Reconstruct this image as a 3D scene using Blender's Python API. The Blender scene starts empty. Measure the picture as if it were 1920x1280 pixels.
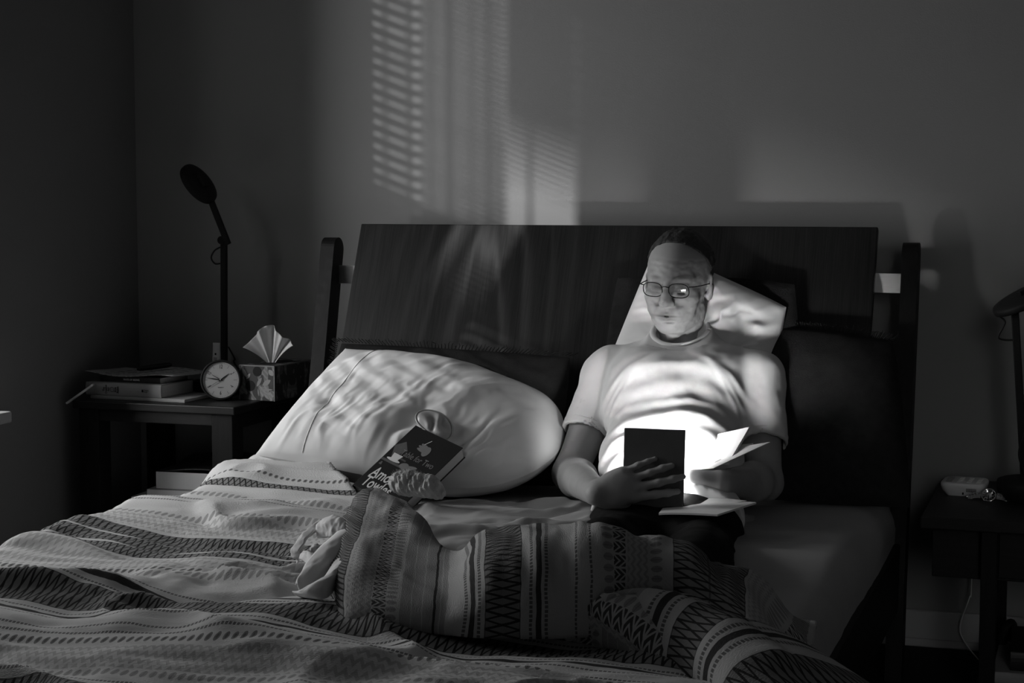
import bpy, bmesh, math, random
import numpy as np
from mathutils import Vector, Matrix, Euler
random.seed(7); rng = np.random.default_rng(7)
S = bpy.context.scene
COL = S.collection
PI = math.pi
# ------------------------------------------------------------------ camera
FPX = 3300.0; YAW = math.radians(18.5); PIT = math.atan(281/3300.0)
CAM = np.array([1.244, -4.624, 1.18])
cam_d = bpy.data.cameras.new('camera'); cam = bpy.data.objects.new('camera', cam_d); COL.objects.link(cam)
cam_d.sensor_width = 36.0; cam_d.lens = FPX*36/1920; cam_d.clip_start = .05
cam.location = CAM; cam.rotation_euler = (PI/2-PIT, 0, YAW)
S.camera = cam
# ------------------------------------------------------------------ view, world, daylight
S.view_settings.view_transform = 'Standard'; S.view_settings.look = 'None'
S.view_settings.gamma = 1.0; S.view_settings.exposure = 0.0; S.view_settings.use_curve_mapping = False
S.cycles.max_bounces = 6; S.cycles.diffuse_bounces = 4; S.cycles.transparent_max_bounces = 12
S.cycles.sample_clamp_indirect = 3.0; S.cycles.use_denoising = True; S.cycles.caustics_reflective = False
W = bpy.data.worlds.new('world'); S.world = W; W.use_nodes = True
W.node_tree.nodes['Background'].inputs[0].default_value = (.5, .5, .5, 1)
W.node_tree.nodes['Background'].inputs[1].default_value = 0.02
def light(name, kind, energy, loc, direction, **kw):
    l = bpy.data.lights.new(name, kind); l.energy = energy
    o = bpy.data.objects.new(name, l); COL.objects.link(o); o.location = loc
    o.rotation_euler = Vector(direction).to_track_quat('-Z', 'Y').to_euler()
    for k, v in kw.items(): setattr(l, k, v)
    return o
SUN_DIR = (1.0, 1.0, -.38)
light('sun', 'SUN', 3.4, (-4, -4, 3), SUN_DIR, angle=math.radians(.58))
# daylight diffused by the blind of the window in the left wall (area lamp in the window recess, just inside the blind)
light('window_daylight', 'AREA', 23.0, (-1.88, -1.19, 1.18), (1, 0, -.04), shape='RECTANGLE', size=.24, size_y=1.05)
light('window_daylight_far', 'AREA', 3.5, (-1.88, -2.05, 1.85), (1, .1, -.25), shape='RECTANGLE', size=.5, size_y=.8)
# added dim fill lamp behind the camera, lifting the right nightstand side
light('right_fill_light', 'AREA', .5, (2.1, -5.2, 1.5), (1.15-2.1, -.3+5.2, .5-1.5), shape='RECTANGLE', size=.7, size_y=1.9, spread=math.radians(30))

# ------------------------------------------------------------------ helpers
_cd = np.array([-math.sin(YAW)*math.cos(PIT), math.cos(YAW)*math.cos(PIT), -math.sin(PIT)])
_cr = np.array([math.cos(YAW), math.sin(YAW), 0]); _cu = np.cross(_cr, _cd)
def at(px, py, y=None, z=None, x=None):
    """point of the place seen at a photo pixel, at a given depth y, height z or side x"""
    v = _cd + _cr*(px-960)/FPX - _cu*(py-640)/FPX
    t = ((y-CAM[1])/v[1] if y is not None else (z-CAM[2])/v[2] if z is not None else (x-CAM[0])/v[0])
    return CAM + t*v
def empty(name, loc=(0,0,0), rz=0.0, label=None, cat=None, group=None):
    o = bpy.data.objects.new(name, None); COL.objects.link(o); o.location = loc; o.rotation_euler = (0,0,rz)
    o.empty_display_size = .05
    return tag(o, label, cat, group)
def tag(o, label=None, cat=None, group=None, kind=None):
    if label: o['label'] = label
    if cat: o['category'] = cat
    if group: o['group'] = group
    if kind: o['kind'] = kind
    return o
def obj(name, me, mat=None, parent=None, smooth=False, loc=None, rot=None):
    if isinstance(me, bmesh.types.BMesh):
        m = bpy.data.meshes.new(name); me.normal_update(); me.to_mesh(m); me.free(); me = m
    o = bpy.data.objects.new(name, me); COL.objects.link(o)
    if mat is not None and not me.materials: me.materials.append(mat)
    if parent is not None: o.parent = parent
    if smooth: me.polygons.foreach_set('use_smooth', [True]*len(me.polygons))
    if loc is not None: o.location = loc
    if rot is not None: o.rotation_euler = rot
    return o
def mesh_from(name, verts, faces, uv=None):
    m = bpy.data.meshes.new(name)
    m.from_pydata([tuple(map(float, v)) for v in verts], [], [tuple(map(int, f)) for f in faces])
    if uv is not None:
        l = m.uv_layers.new(name='UVMap'); uv = np.asarray(uv, dtype=np.float32)
        idx = np.empty(len(m.loops), dtype=np.int32); m.loops.foreach_get('vertex_index', idx)
        l.data.foreach_set('uv', uv[idx].ravel())
    m.update(); return m
def box(bm, lo, hi, M=None, bev=0.0, seg=2):
    lo, hi = Vector(lo), Vector(hi)
    r = bmesh.ops.create_cube(bm, size=1.0); vs = r['verts']
    for v in vs:
        v.co = Vector(((lo[i]+hi[i])/2 + v.co[i]*(hi[i]-lo[i])) for i in range(3))
    if bev > 0:
        es = list({e for v in vs for e in v.link_edges})
        rb = bmesh.ops.bevel(bm, geom=es, offset=bev, segments=seg, affect='EDGES', profile=.5)
        vs = list({v for f in rb['faces'] for v in f.verts} | {v for v in vs if v.is_valid})
        grow = set(vs)
        for v in vs:
            for e in v.link_edges: grow.add(e.other_vert(v))
        vs = list(grow)
    if M is not None: bmesh.ops.transform(bm, matrix=M, verts=vs)
    return vs
def boxm(lo, hi, M=None, bev=0.0, seg=2):
    bm = bmesh.new(); box(bm, lo, hi, M, bev, seg); return bm
def tube(bm, pts, r, n=10, closed=False):
    P = [Vector(p) for p in pts]; rings = []
    N = len(P); up = Vector((0,0,1)); prev = None
    for i, p in enumerate(P):
        t = (P[min(i+1, N-1)] - P[max(i-1, 0)]).normalized()
        a = prev - t*prev.dot(t) if prev is not None else (up.cross(t) if abs(t.z) < .95 else Vector((1,0,0)).cross(t))
        a.normalize(); prev = a; b = t.cross(a)
        rr = r[i] if hasattr(r, '__len__') else r
        rings.append([bm.verts.new(p + (a*math.cos(2*PI*k/n) + b*math.sin(2*PI*k/n))*rr) for k in range(n)])
    for i in range(N-1):
        for k in range(n):
            bm.faces.new((rings[i][k], rings[i][(k+1)%n], rings[i+1][(k+1)%n], rings[i+1][k]))
    bm.faces.new(rings[0][::-1]); bm.faces.new(rings[-1])
def lathe(bm, prof, n=48, M=None, cap=True):
    rings = []
    for r, z in prof:
        rings.append([bm.verts.new((r*math.cos(2*PI*k/n), r*math.sin(2*PI*k/n), z)) for k in range(n)])
    for i in range(len(rings)-1):
        for k in range(n):
            bm.faces.new((rings[i][k], rings[i][(k+1)%n], rings[i+1][(k+1)%n], rings[i+1][k]))
    if cap: bm.faces.new(rings[0][::-1]); bm.faces.new(rings[-1])
    if M is not None: bmesh.ops.transform(bm, matrix=M, verts=[v for rg in rings for v in rg])
def spline(pts, n):
    P = [np.array(p, float) for p in pts]; P = [2*P[0]-P[1]] + P + [2*P[-1]-P[-2]]
    out = []
    segs = len(P)-3
    for j in range(n+1):
        s = min(j/n*segs, segs-1e-9); i = int(s); t = s-i
        a, b, c, d = P[i:i+4]
        out.append(.5*((2*b)+(-a+c)*t+(2*a-5*b+4*c-d)*t*t+(-a+3*b-3*c+d)*t**3))
    return np.array(out)
def frame(origin, xdir, ydir):
    x = Vector(xdir).normalized(); y = Vector(ydir); y = (y - x*y.dot(x)).normalized(); z = x.cross(y)
    M = Matrix((x, y, z)).transposed().to_4x4(); M.translation = Vector(origin); return M
def text(name, body, size, mat, parent, M, sx=1.0, extrude=.0002, align='CENTER', bold=0.0):
    c = bpy.data.curves.new(name, 'FONT'); c.body = body; c.size = size; c.extrude = extrude; c.align_x = align; c.align_y = 'CENTER'
    c.resolution_u = 3; c.offset = bold
    o = bpy.data.objects.new(name, c); COL.objects.link(o)
    dg = bpy.context.evaluated_depsgraph_get(); me = bpy.data.meshes.new_from_object(o.evaluated_get(dg))
    bpy.data.objects.remove(o)
    me.transform(Matrix.Diagonal((sx,1,1,1))); me.transform(M); me.materials.clear(); me.materials.append(mat)
    t = bpy.data.objects.new(name, me); COL.objects.link(t); t.parent = parent
    return t
# ---- cheap value noise
def vnoise(P, scale, seed=0):
    P = np.asarray(P, float)/scale; i = np.floor(P).astype(np.int64); f = P-i; f = f*f*(3-2*f)
    D = P.shape[-1]; out = 0
    for c in range(2**D):
        w = 1.0; h = np.full(P.shape[:-1], seed*1013904223+12345, dtype=np.int64)
        for k in range(D):
            b = (c >> k) & 1; w = w*(f[..., k] if b else 1-f[..., k])
            h = (h*1664525 + (i[..., k]+b)*22695477 + 1013904223) & 0xffffffff
            h = (h ^ (h >> 15))*2246822519 & 0xffffffff
        h = (h ^ (h >> 13)) & 0xffff
        out = out + w*(h/65535.0)
    return out*2-1
def fbm(P, scale, seed=0, oct=3):
    return sum(vnoise(P, scale/2**k, seed+k)*.5**k for k in range(oct))
# ---- node math with operators
class V:
    def __init__(s, nt, sock): s.nt, s.s = nt, sock
    def _m(s, op, *a):
        n = s.nt.nodes.new('ShaderNodeMath'); n.operation = op
        for i, v in enumerate(a):
            if isinstance(v, V): s.nt.links.new(v.s, n.inputs[i])
            else: n.inputs[i].default_value = float(v)
        return V(s.nt, n.outputs[0])
    def __add__(s, o): return s._m('ADD', s, o)
    __radd__ = __add__
    def __sub__(s, o): return s._m('SUBTRACT', s, o)
    def __rsub__(s, o): return s._m('SUBTRACT', o, s)
    def __mul__(s, o): return s._m('MULTIPLY', s, o)
    __rmul__ = __mul__
    def __truediv__(s, o): return s._m('DIVIDE', s, o)
    def __lt__(s, o): return s._m('LESS_THAN', s, o)
    def __gt__(s, o): return s._m('GREATER_THAN', s, o)
    def sin(s): return s._m('SINE', s)
    def abs(s): return s._m('ABSOLUTE', s)
    def frac(s): return s._m('FRACT', s)
    def sqrt(s): return s._m('SQRT', s)
    def max(s, o): return s._m('MAXIMUM', s, o)
    def min(s, o): return s._m('MINIMUM', s, o)
    def floor(s): return s._m('FLOOR', s)
def grey(v): return (v, v, v, 1)
def material(name, base=.5, rough=.6, spec=.3, metal=0.0, emit=None):
    m = bpy.data.materials.new(name); m.use_nodes = True; nt = m.node_tree; b = nt.nodes['Principled BSDF']
    b.inputs['Base Color'].default_value = grey(base); b.inputs['Roughness'].default_value = rough
    b.inputs['Specular IOR Level'].default_value = spec; b.inputs['Metallic'].default_value = metal
    if emit: b.inputs['Emission Color'].default_value = grey(1); b.inputs['Emission Strength'].default_value = emit
    return m, nt, b
def coords(nt, kind='Object'):
    n = nt.nodes.new('ShaderNodeTexCoord'); s = nt.nodes.new('ShaderNodeSeparateXYZ'); nt.links.new(n.outputs[kind], s.inputs[0])
    return [V(nt, s.outputs[i]) for i in range(3)], n.outputs[kind]
def noise(nt, vec, scale, detail=3, scl=(1,1,1), rough=.5):
    mp = nt.nodes.new('ShaderNodeMapping'); mp.inputs['Scale'].default_value = scl; nt.links.new(vec, mp.inputs[0])
    n = nt.nodes.new('ShaderNodeTexNoise'); n.inputs['Scale'].default_value = scale; n.inputs['Detail'].default_value = detail
    n.inputs['Roughness'].default_value = rough; nt.links.new(mp.outputs[0], n.inputs['Vector'])
    return V(nt, n.outputs['Fac'])
def setcol(nt, b, v):
    c = nt.nodes.new('ShaderNodeCombineColor')
    for i in range(3): nt.links.new(v.s, c.inputs[i])
    nt.links.new(c.outputs[0], b.inputs['Base Color'])
def setbump(nt, b, h, strength=.3, dist=.002):
    n = nt.nodes.new('ShaderNodeBump'); n.inputs['Strength'].default_value = strength; n.inputs['Distance'].default_value = dist
    nt.links.new(h.s, n.inputs['Height']); nt.links.new(n.outputs[0], b.inputs['Normal'])
def noisy(name, base, amp=.15, scale=40, rough=.6, spec=.3, bump=.0, bscale=None, dist=.001, scl=(1,1,1), metal=0.0):
    m, nt, b = material(name, base, rough, spec, metal); _, vec = coords(nt)
    n = noise(nt, vec, scale, 3, scl); setcol(nt, b, n*(2*amp*base)+base*(1-amp))
    if bump: setbump(nt, b, noise(nt, vec, bscale or scale*4, 4, scl), bump, dist)
    return m
M = {}
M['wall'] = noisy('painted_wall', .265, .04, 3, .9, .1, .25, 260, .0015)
M['wallleft'] = noisy('shade_darkened_wall', .18, .04, 3, .9, .1, .25, 260, .0015)  # wall paint darkened, the left wall's shade put into the colour
M['ceiling'] = noisy('ceiling_paint', .2, .03, 4, .95, .05, .2, 200)
M['floor'] = noisy('floor_carpet', .04, .2, 60, .95, .05, .4, 500)
M['trim'] = noisy('white_trim', .4, .03, 20, .45, .4)
M['dark'] = noisy('dark_stained_wood', .011, .5, 8, .5, .15, .15, 40, .0006, (18,18,1.2))
M['darkx'] = noisy('dark_stained_wood_along', .014, .5, 8, .45, .22, .2, 40, .0006, (1.2,18,18))
M['black'] = noisy('black_plastic', .010, .2, 30, .55, .25)
M['blackm'] = noisy('black_satin_metal', .010, .1, 30, .62, .18)
M['steel'] = noisy('brushed_steel', .6, .1, 30, .35, .5, .1, 200, .0003, (1,1,30), 1.0)
M['chrome'] = noisy('polished_steel', .75, .03, 30, .16, .5, metal=1.0)
M['paper'] = noisy('paper', .78, .05, 30, .8, .15)
M['pages'] = noisy('page_edges', .55, .25, 12, .85, .1, .5, 12, .0006, (1,1,220))
M['greycover'] = noisy('pale_book_cloth', .33, .08, 60, .8, .15, .3, 700, .0004)
M['inkblack'] = noisy('black_ink', .008, .1, 30, .7, .2)
M['inkgrey'] = noisy('grey_print', .22, .1, 40, .6, .2)
M['inkwhite'] = noisy('white_print', .75, .04, 40, .6, .2)
M['darkcover'] = noisy('dark_book_cover', .016, .3, 25, .42, .4)
M['whiteplastic'] = noisy('white_plastic', .8, .03, 40, .45, .4)
def skin_mat():
    m, nt, b = material('skin', .36, .52, .38); _, vec = coords(nt)
    n = noise(nt, vec, 35, 3); a = nt.nodes.new('ShaderNodeAttribute'); a.attribute_name = 'tone'; t = V(nt, a.outputs['Fac'])
    setcol(nt, b, (n*.07+.325)*t); setbump(nt, b, noise(nt, vec, 420, 4), .25, .0006); return m
M['skin'] = skin_mat()
M['hair'] = noisy('short_dark_hair', .04, .5, 60, .6, .3, .8, 300, .003, (1,1,.3))
M['darkcloth'] = noisy('dark_cloth', .018, .3, 60, .95, .05, .5, 500, .001)
M['sham'] = noisy('dark_sham_cloth', .022, .4, 50, .95, .05, .6, 350, .0015)
M['satin'] = noisy('grey_satin', .42, .15, 20, .32, .5, .1, 60, .001)
M['slat'] = noisy('blind_slat', .5, .05, 30, .5, .3)

# ------------------------------------------------------------------ implicit surfaces (bodies, folded cloth)
class SDF:
    def __init__(s, lo, hi, h):
        s.lo = np.array(lo, float); s.h = h; s.n = np.ceil((np.array(hi)-s.lo)/h).astype(int)+1
        s.f = np.full(s.n, 1.0, dtype=np.float32)
    def _sub(s, lo, hi, m):
        a = np.clip(np.floor((np.array(lo)-m-s.lo)/s.h).astype(int), 0, s.n); b = np.clip(np.ceil((np.array(hi)+m-s.lo)/s.h).astype(int)+1, 0, s.n)
        if np.any(b <= a): return None
        sl = tuple(slice(a[i], b[i]) for i in range(3))
        g = [ (s.lo[i]+s.h*np.arange(a[i], b[i])).astype(np.float32) for i in range(3)]
        return sl, g[0][:,None,None], g[1][None,:,None], g[2][None,None,:]
    def _mix(s, sl, d, k, op):
        f = s.f[sl]; d = d.astype(np.float32)
        if op == 'add':
            if k <= 0: s.f[sl] = np.minimum(f, d)
            else:
                h = np.clip(.5+.5*(f-d)/k, 0, 1); s.f[sl] = f*(1-h)+d*h-k*h*(1-h)
        elif op == 'sub':
            if k <= 0: s.f[sl] = np.maximum(f, -d)
            else:
                h = np.clip(.5-.5*(f+d)/k, 0, 1); s.f[sl] = f*(1-h)-d*h+k*h*(1-h)
        elif op == 'and':
            s.f[sl] = np.maximum(f, d)
    def ell(s, c, r, k=.01, R=None, op='add'):
        r = np.array(r, float)*np.ones(3); m = float(max(r)) if R is not None else 0
        e = np.full(3, m) if R is not None else r
        q = s._sub(np.array(c)-e, np.array(c)+e, k+.02)
        if q is None: return s
        sl, X, Y, Z = q; X, Y, Z = X-c[0], Y-c[1], Z-c[2]
        if R is not None:
            Ri = np.array(R).T; X, Y, Z = (Ri[0,0]*X+Ri[0,1]*Y+Ri[0,2]*Z), (Ri[1,0]*X+Ri[1,1]*Y+Ri[1,2]*Z), (Ri[2,0]*X+Ri[2,1]*Y+Ri[2,2]*Z)
        k0 = np.sqrt((X/r[0])**2+(Y/r[1])**2+(Z/r[2])**2); k1 = np.sqrt((X/r[0]**2)**2+(Y/r[1]**2)**2+(Z/r[2]**2)**2)
        s._mix(sl, k0*(k0-1)/np.maximum(k1, 1e-6), k, op); return s
    def cap(s, a, b, ra, rb=None, k=.01, op='add'):
        rb = ra if rb is None else rb; a, b = np.array(a, float), np.array(b, float); m = max(ra, rb)
        q = s._sub(np.minimum(a,b)-m, np.maximum(a,b)+m, k+.02)
        if q is None: return s
        sl, X, Y, Z = q; d = b-a; L = d@d
        t = np.clip(((X-a[0])*d[0]+(Y-a[1])*d[1]+(Z-a[2])*d[2])/max(L, 1e-9), 0, 1)
        D = np.sqrt((X-a[0]-t*d[0])**2+(Y-a[1]-t*d[1])**2+(Z-a[2]-t*d[2])**2)-(ra+(rb-ra)*t)
        s._mix(sl, D, k, op); return s
    def chain(s, pts, rad, k=.008, op='add'):
        for i in range(len(pts)-1): s.cap(pts[i], pts[i+1], rad[i], rad[i+1], k, op)
        return s
    def plane(s, p, n):   # keep the side where (x-p).n < 0
        n = np.array(n, float)/np.linalg.norm(n); g = [(s.lo[i]+s.h*np.arange(s.n[i])).astype(np.float32) for i in range(3)]
        d = (g[0]-p[0])[:,None,None]*n[0]+(g[1]-p[1])[None,:,None]*n[1]+(g[2]-p[2])[None,None,:]*n[2]
        s.f = np.maximum(s.f, d.astype(np.float32)); return s
    def grid(s):
        g = [(s.lo[i]+s.h*np.arange(s.n[i])).astype(np.float32) for i in range(3)]
        return g[0][:,None,None], g[1][None,:,None], g[2][None,None,:]
    def disp(s, fn, band=.03):
        idx = np.nonzero(np.abs(s.f) < band); P = np.stack([s.lo[i]+s.h*idx[i] for i in range(3)], -1)
        s.f[idx] += fn(P).astype(np.float32); return s
    def mesh(s, smooth=1):
        f = s.f; ins = f < 0
        for ax in range(3):
            sl0 = [slice(None)]*3; sl0[ax] = 0; ins[tuple(sl0)] = False; f[tuple(sl0)] = np.maximum(f[tuple(sl0)], 1e-4)
            sl0[ax] = -1; ins[tuple(sl0)] = False; f[tuple(sl0)] = np.maximum(f[tuple(sl0)], 1e-4)
        cnt = np.zeros(np.array(s.n)-1, np.int8)
        for c in range(8):
            cnt += ins[(c&1):s.n[0]-1+(c&1), (c>>1&1):s.n[1]-1+(c>>1&1), (c>>2&1):s.n[2]-1+(c>>2&1)]
        act = (cnt > 0) & (cnt < 8); ci = np.argwhere(act); vid = np.full(act.shape, -1, np.int32); vid[act] = np.arange(len(ci))
        acc = np.zeros((len(ci), 3)); w = np.zeros(len(ci))
        for ax in range(3):
            o1, o2 = [a for a in range(3) if a != ax]
            for u in (0,1):
                for v in (0,1):
                    o = np.zeros(3, int); o[o1] = u; o[o2] = v; A = ci+o; B = A.copy(); B[:,ax] += 1
                    fa = f[A[:,0],A[:,1],A[:,2]]; fb = f[B[:,0],B[:,1],B[:,2]]
                    x = (fa < 0) != (fb < 0); t = np.where(x, fa/np.where(x, fa-fb, 1), 0)
                    p = o[None,:]*np.ones((len(ci),1)); p[:,ax] += t
                    acc += p*x[:,None]; w += x
        verts = s.lo + s.h*(ci+acc/np.maximum(w, 1)[:,None])
        faces = []
        for ax in range(3):
            o1, o2 = [(1,2),(2,0),(0,1)][ax]
            a = [slice(None)]*3; b = [slice(None)]*3; a[ax] = slice(0,-1); b[ax] = slice(1,None)
            ia, ib = ins[tuple(a)], ins[tuple(b)]; x = ia != ib
            for o in (o1, o2):
                e = [slice(None)]*3; e[o] = 0; x[tuple(e)] = False; e[o] = -1; x[tuple(e)] = False
            q = np.argwhere(x); d = ia[tuple(q.T)]
            def cell(u, v):
                c = q.copy(); c[:,o1] -= u; c[:,o2] -= v
                return vid[c[:,0], c[:,1], c[:,2]]
            F = np.stack([cell(1,1), cell(0,1), cell(0,0), cell(1,0)], 1); F[~d] = F[~d][:, ::-1]
            faces.append(F)
        F = np.concatenate(faces); F = F[(F >= 0).all(1)]
        for _ in range(smooth):
            nb = np.zeros_like(verts); c = np.zeros(len(verts))
            for i in range(4):
                np.add.at(nb, F[:,i], verts[F[:,(i+1)%4]]+verts[F[:,(i+3)%4]]); np.add.at(c, F[:,i], 2)
            verts = .5*verts+.5*nb/np.maximum(c,1)[:,None]
        return verts, F
def join(parts):
    vs, fs, n = [], [], 0
    for v, f in parts: vs.append(v); fs.append(f+n); n += len(v)
    return np.concatenate(vs), np.concatenate(fs)
def npmesh(name, v, F):
    m = bpy.data.meshes.new(name); m.vertices.add(len(v)); m.vertices.foreach_set('co', v.astype(np.float32).ravel())
    m.loops.add(F.size); m.loops.foreach_set('vertex_index', F.astype(np.int32).ravel())
    m.polygons.add(len(F)); m.polygons.foreach_set('loop_start', np.arange(0, F.size, 4, dtype=np.int32))
    m.update(calc_edges=True); m.validate(); return m

# ================================================================== THE ROOM
XL, XR, YF, ZC = -1.48, 2.7, -5.4, 2.55
RC = .50   # depth of the window recess, deepened so its jamb shades the wall corner
def struct(name, bm, mat, parent=None):
    o = obj(name, bm, mat, parent)
    if parent is None: o['kind'] = 'structure'
    return o
struct('floor', boxm((XL-RC-.02, YF-.15, -.1), (XR+.15, .15, 0)), M['floor'])
struct('ceiling', boxm((XL-RC-.02, YF-.15, ZC), (XR+.15, .15, ZC+.1)), M['ceiling'])
struct('wall_back', boxm((XL-RC-.02, 0, 0), (XR+.15, .15, ZC)), M['wall'])
struct('wall_right', boxm((XR, YF, 0), (XR+.15, 0, ZC)), M['wall'])
struct('wall_front', boxm((XL-.15, YF-.15, 0), (XR+.15, YF, ZC)), M['wall'])
WY0, WY1, WZ0, WZ1 = -2.35, -.765, .61, 2.40
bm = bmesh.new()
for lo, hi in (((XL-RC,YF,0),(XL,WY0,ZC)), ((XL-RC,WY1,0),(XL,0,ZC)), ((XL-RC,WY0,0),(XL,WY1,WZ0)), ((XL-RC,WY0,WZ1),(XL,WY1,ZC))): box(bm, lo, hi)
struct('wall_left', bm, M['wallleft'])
bm = bmesh.new(); box(bm, (XL,-.016,0), (XR,0,.095), bev=.004); box(bm, (XL,-.022,0),(XR,-.016,.022), bev=.004)
struct('baseboard_back', bm, M['trim'])
struct('baseboard_left', boxm((XL,-5.3,0),(XL+.016,-.016,.095), bev=.004), M['trim'])
win = empty('window_1', (XL, (WY0+WY1)/2, WZ0)); win['kind'] = 'structure'
def W_(x, y, z): return (x, y-(WY0+WY1)/2, z-WZ0)
bm = bmesh.new()
for y0, y1 in ((WY0,WY0+.05),(WY1-.05,WY1)): box(bm, W_(-RC,y0,WZ0), W_(-RC+.03,y1,WZ1), bev=.004)
for z0, z1 in ((WZ0,WZ0+.05),(WZ1-.05,WZ1)): box(bm, W_(-RC,WY0,z0), W_(-RC+.03,WY1,z1), bev=.004)
obj('window_frame', bm, M['trim'], win)
obj('window_sill', boxm(W_(-.40,WY0-.06,WZ0-.028), W_(.052,WY1+.035,WZ0+.002), bev=.005), M['trim'], win)
# venetian blind, most slats shut; open slats, tapes and gap arranged to shape the sun patches
bm = bmesh.new(); pitch = .034; zsun = math.atan(.38)
nsl = int((WZ1-.06-(WZ0+.02))/pitch)
for y0, y1, opens, fine_, gap in ((-1.34, WY1-.004, ((1.66,9),), 1, 0), (-1.60, -1.34, ((1.66,9),), 2, 0), (WY0+.004, -1.80, ((1.15,1.44),), 1, 0), (-1.80, -1.60, ((1.42,2.06),), 2, 1)):
    for i in range((nsl+1)*fine_):
        z = WZ0+.02+i*pitch/fine_; op = any(a <= z <= b_ for a, b_ in opens)
        if gap and op and 1.62 < z < 1.80: continue
        tilt = zsun-math.radians(44) if op else math.radians(78)
        if gap and op: tilt = zsun+math.radians(66)*max((z-1.80)/.26, (1.62-z)/.20)
        elif op: tilt += random.uniform(-.05,.05)
        hw = .0185/fine_
        box(bm, (-hw,y0,-.0004), (hw,y1,.0004), Matrix.Translation((XL-.44,0,z)) @ Matrix.Rotation(tilt,4,'Y'))
for y, w in ((-1.262,.007),(-1.335,.008),(-1.40,.004),(-1.455,.010),(-1.52,.004),(-1.57,.007),(-1.69,.006),(-2.0,.005),(-2.2,.005)): box(bm, (XL-.462,y-w,WZ0), (XL-.4605,y+w,WZ1))
blind = empty('venetian_blind', (XL-.44, WY1, WZ0), 0, 'pale venetian blind over the window in left wall', 'blind')
o = obj('slats', bm, M['slat'], blind); o.matrix_parent_inverse = blind.matrix_basis.inverted(); o['kind'] = 'stuff'
bm = bmesh.new(); box(bm, (XL-.465,WY0+.01,WZ1-.05), (XL-.415,WY1-.01,WZ1-.003), bev=.003)
o = obj('head_rail', bm, M['slat'], blind); o.matrix_parent_inverse = blind.matrix_basis.inverted()
# ================================================================== THE BED
def wood_panel():
    m, nt, b = material('walnut_veneer', .06, .40, .3); (x, y, z), vec = coords(nt)
    lo = noise(nt, vec, 2.2, 2, (1,.35,1)); fine = noise(nt, vec, 30, 4, (16,.25,1)); mid = noise(nt, vec, 7, 3, (5,.25,1))
    cx = x+.33+(lo-.5)*.10
    f = ((cx*9)*(cx*9)+.12).sqrt()+y*1.5+(lo-.5)*2.2+(mid-.5)*.5
    ring = (f*(2*PI*1.5)).sin()*.5+.5; ring = ring*ring*ring/(1+(cx*7)*(cx*7))
    col = .015+ring*.030+(fine-.5)*.034+(mid-.5)*.016
    setcol(nt, b, col.max(.006)); setbump(nt, b, fine, .15, .0005)
    return m
M['walnut'] = wood_panel()
bed = empty('bed_frame', (0, -.2, 0), 0, 'dark walnut bed frame with tilted headboard panel and curved posts', 'bed')
def bobj(name, bm, mat, parent=None, **k):
    o = obj(name, bm, mat, parent or bed, **k); return o
OB = Vector((0, .2, 0))
# tilted panel: top at y=-.10 z=1.087, bottom at y=-.27 z=.70 and on down to .40
top_p = Vector((0,-.10,1.087)); dn = Vector((0,-.168,-.385)).normalized()
Mp = frame(top_p+OB, (1,0,0), -dn)
bobj('headboard_panel', boxm((-.708,-.80,-.012), (.708,0,.012), None, .0035), M['walnut']).matrix_local = Mp
def post(x0, x1):
    # profile in (y,z): leaning forward, rounded top
    bm = bmesh.new(); prof = []
    ctr = spline([(-.36,0),(-.325,.25),(-.265,.50),(-.205,.75),(-.155,.97),(-.143,1.022)], 26)
    hw = .033
    front, back = [], []
    for i, c in enumerate(ctr):
        t = ctr[min(i+1,26)]-ctr[max(i-1,0)]; t = t/np.linalg.norm(t); n = np.array([-t[1], t[0]])
        front.append(c+n*hw); back.append(c-n*hw)
    t = ctr[-1]-ctr[-2]; t /= np.linalg.norm(t); n = np.array([-t[1], t[0]])
    capp = [ctr[-1]+n*hw*math.cos(a)+t*hw*.95*math.sin(a) for a in np.linspace(0, PI, 14)[1:-1]]
    pr = front+capp+back[::-1]
    A = [bm.verts.new((x0, p[0]+.2, p[1])) for p in pr]; B = [bm.verts.new((x1, p[0]+.2, p[1])) for p in pr]
    n = len(pr)
    for i in range(n): bm.faces.new((A[i], A[(i+1)%n], B[(i+1)%n], B[i]))
    bm.faces.new(A[::-1]); bm.faces.new(B)
    bmesh.ops.recalc_face_normals(bm, faces=bm.faces)
    return bm
bobj('post', post(-.802,-.762), M['dark']); bobj('post', post(.775,.815), M['dark'])
for s, x0, x1 in ((-1,-.770,-.700), (1,.700,.778)):
    bobj('metal_bracket', boxm((x0,-.143+.2,.926), (x1,-.135+.2,.976), None, .0012), M['steel'])
for x0, x1 in ((-.795,-.768), (.775,.802)):
    bobj('side_rail', boxm((x0,-2.28,.17), (x1,-.08,.33), None, .004), M['dark'])
bobj('foot_rail', boxm((-.795,-2.31,.17), (.802,-2.28,.33), None, .004), M['dark'])
for x in (-.79,.75): bobj('foot_leg', boxm((x,-2.30,0), (x+.045,-2.255,.2), None, .004), M['dark'])
bobj('slat_deck', boxm((-.768,-2.28,.165), (.775,-.06,.188)), M['dark'])

def sheet_mat(name, base, wr=.5):
    m, nt, b = material(name, base, .85, .12); _, vec = coords(nt)
    n = noise(nt, vec, 14, 4); w = noise(nt, vec, 900, 2)
    setcol(nt, b, n*(.12*base)+base*.94); setbump(nt, b, n*.9+w*.1, .25*wr, .008)
    return m
M['sheet'] = sheet_mat('fitted_sheet', .34); M['pillow'] = sheet_mat('pillowcase', .78, .16); M['topsheet'] = sheet_mat('top_sheet', .40)
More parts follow.
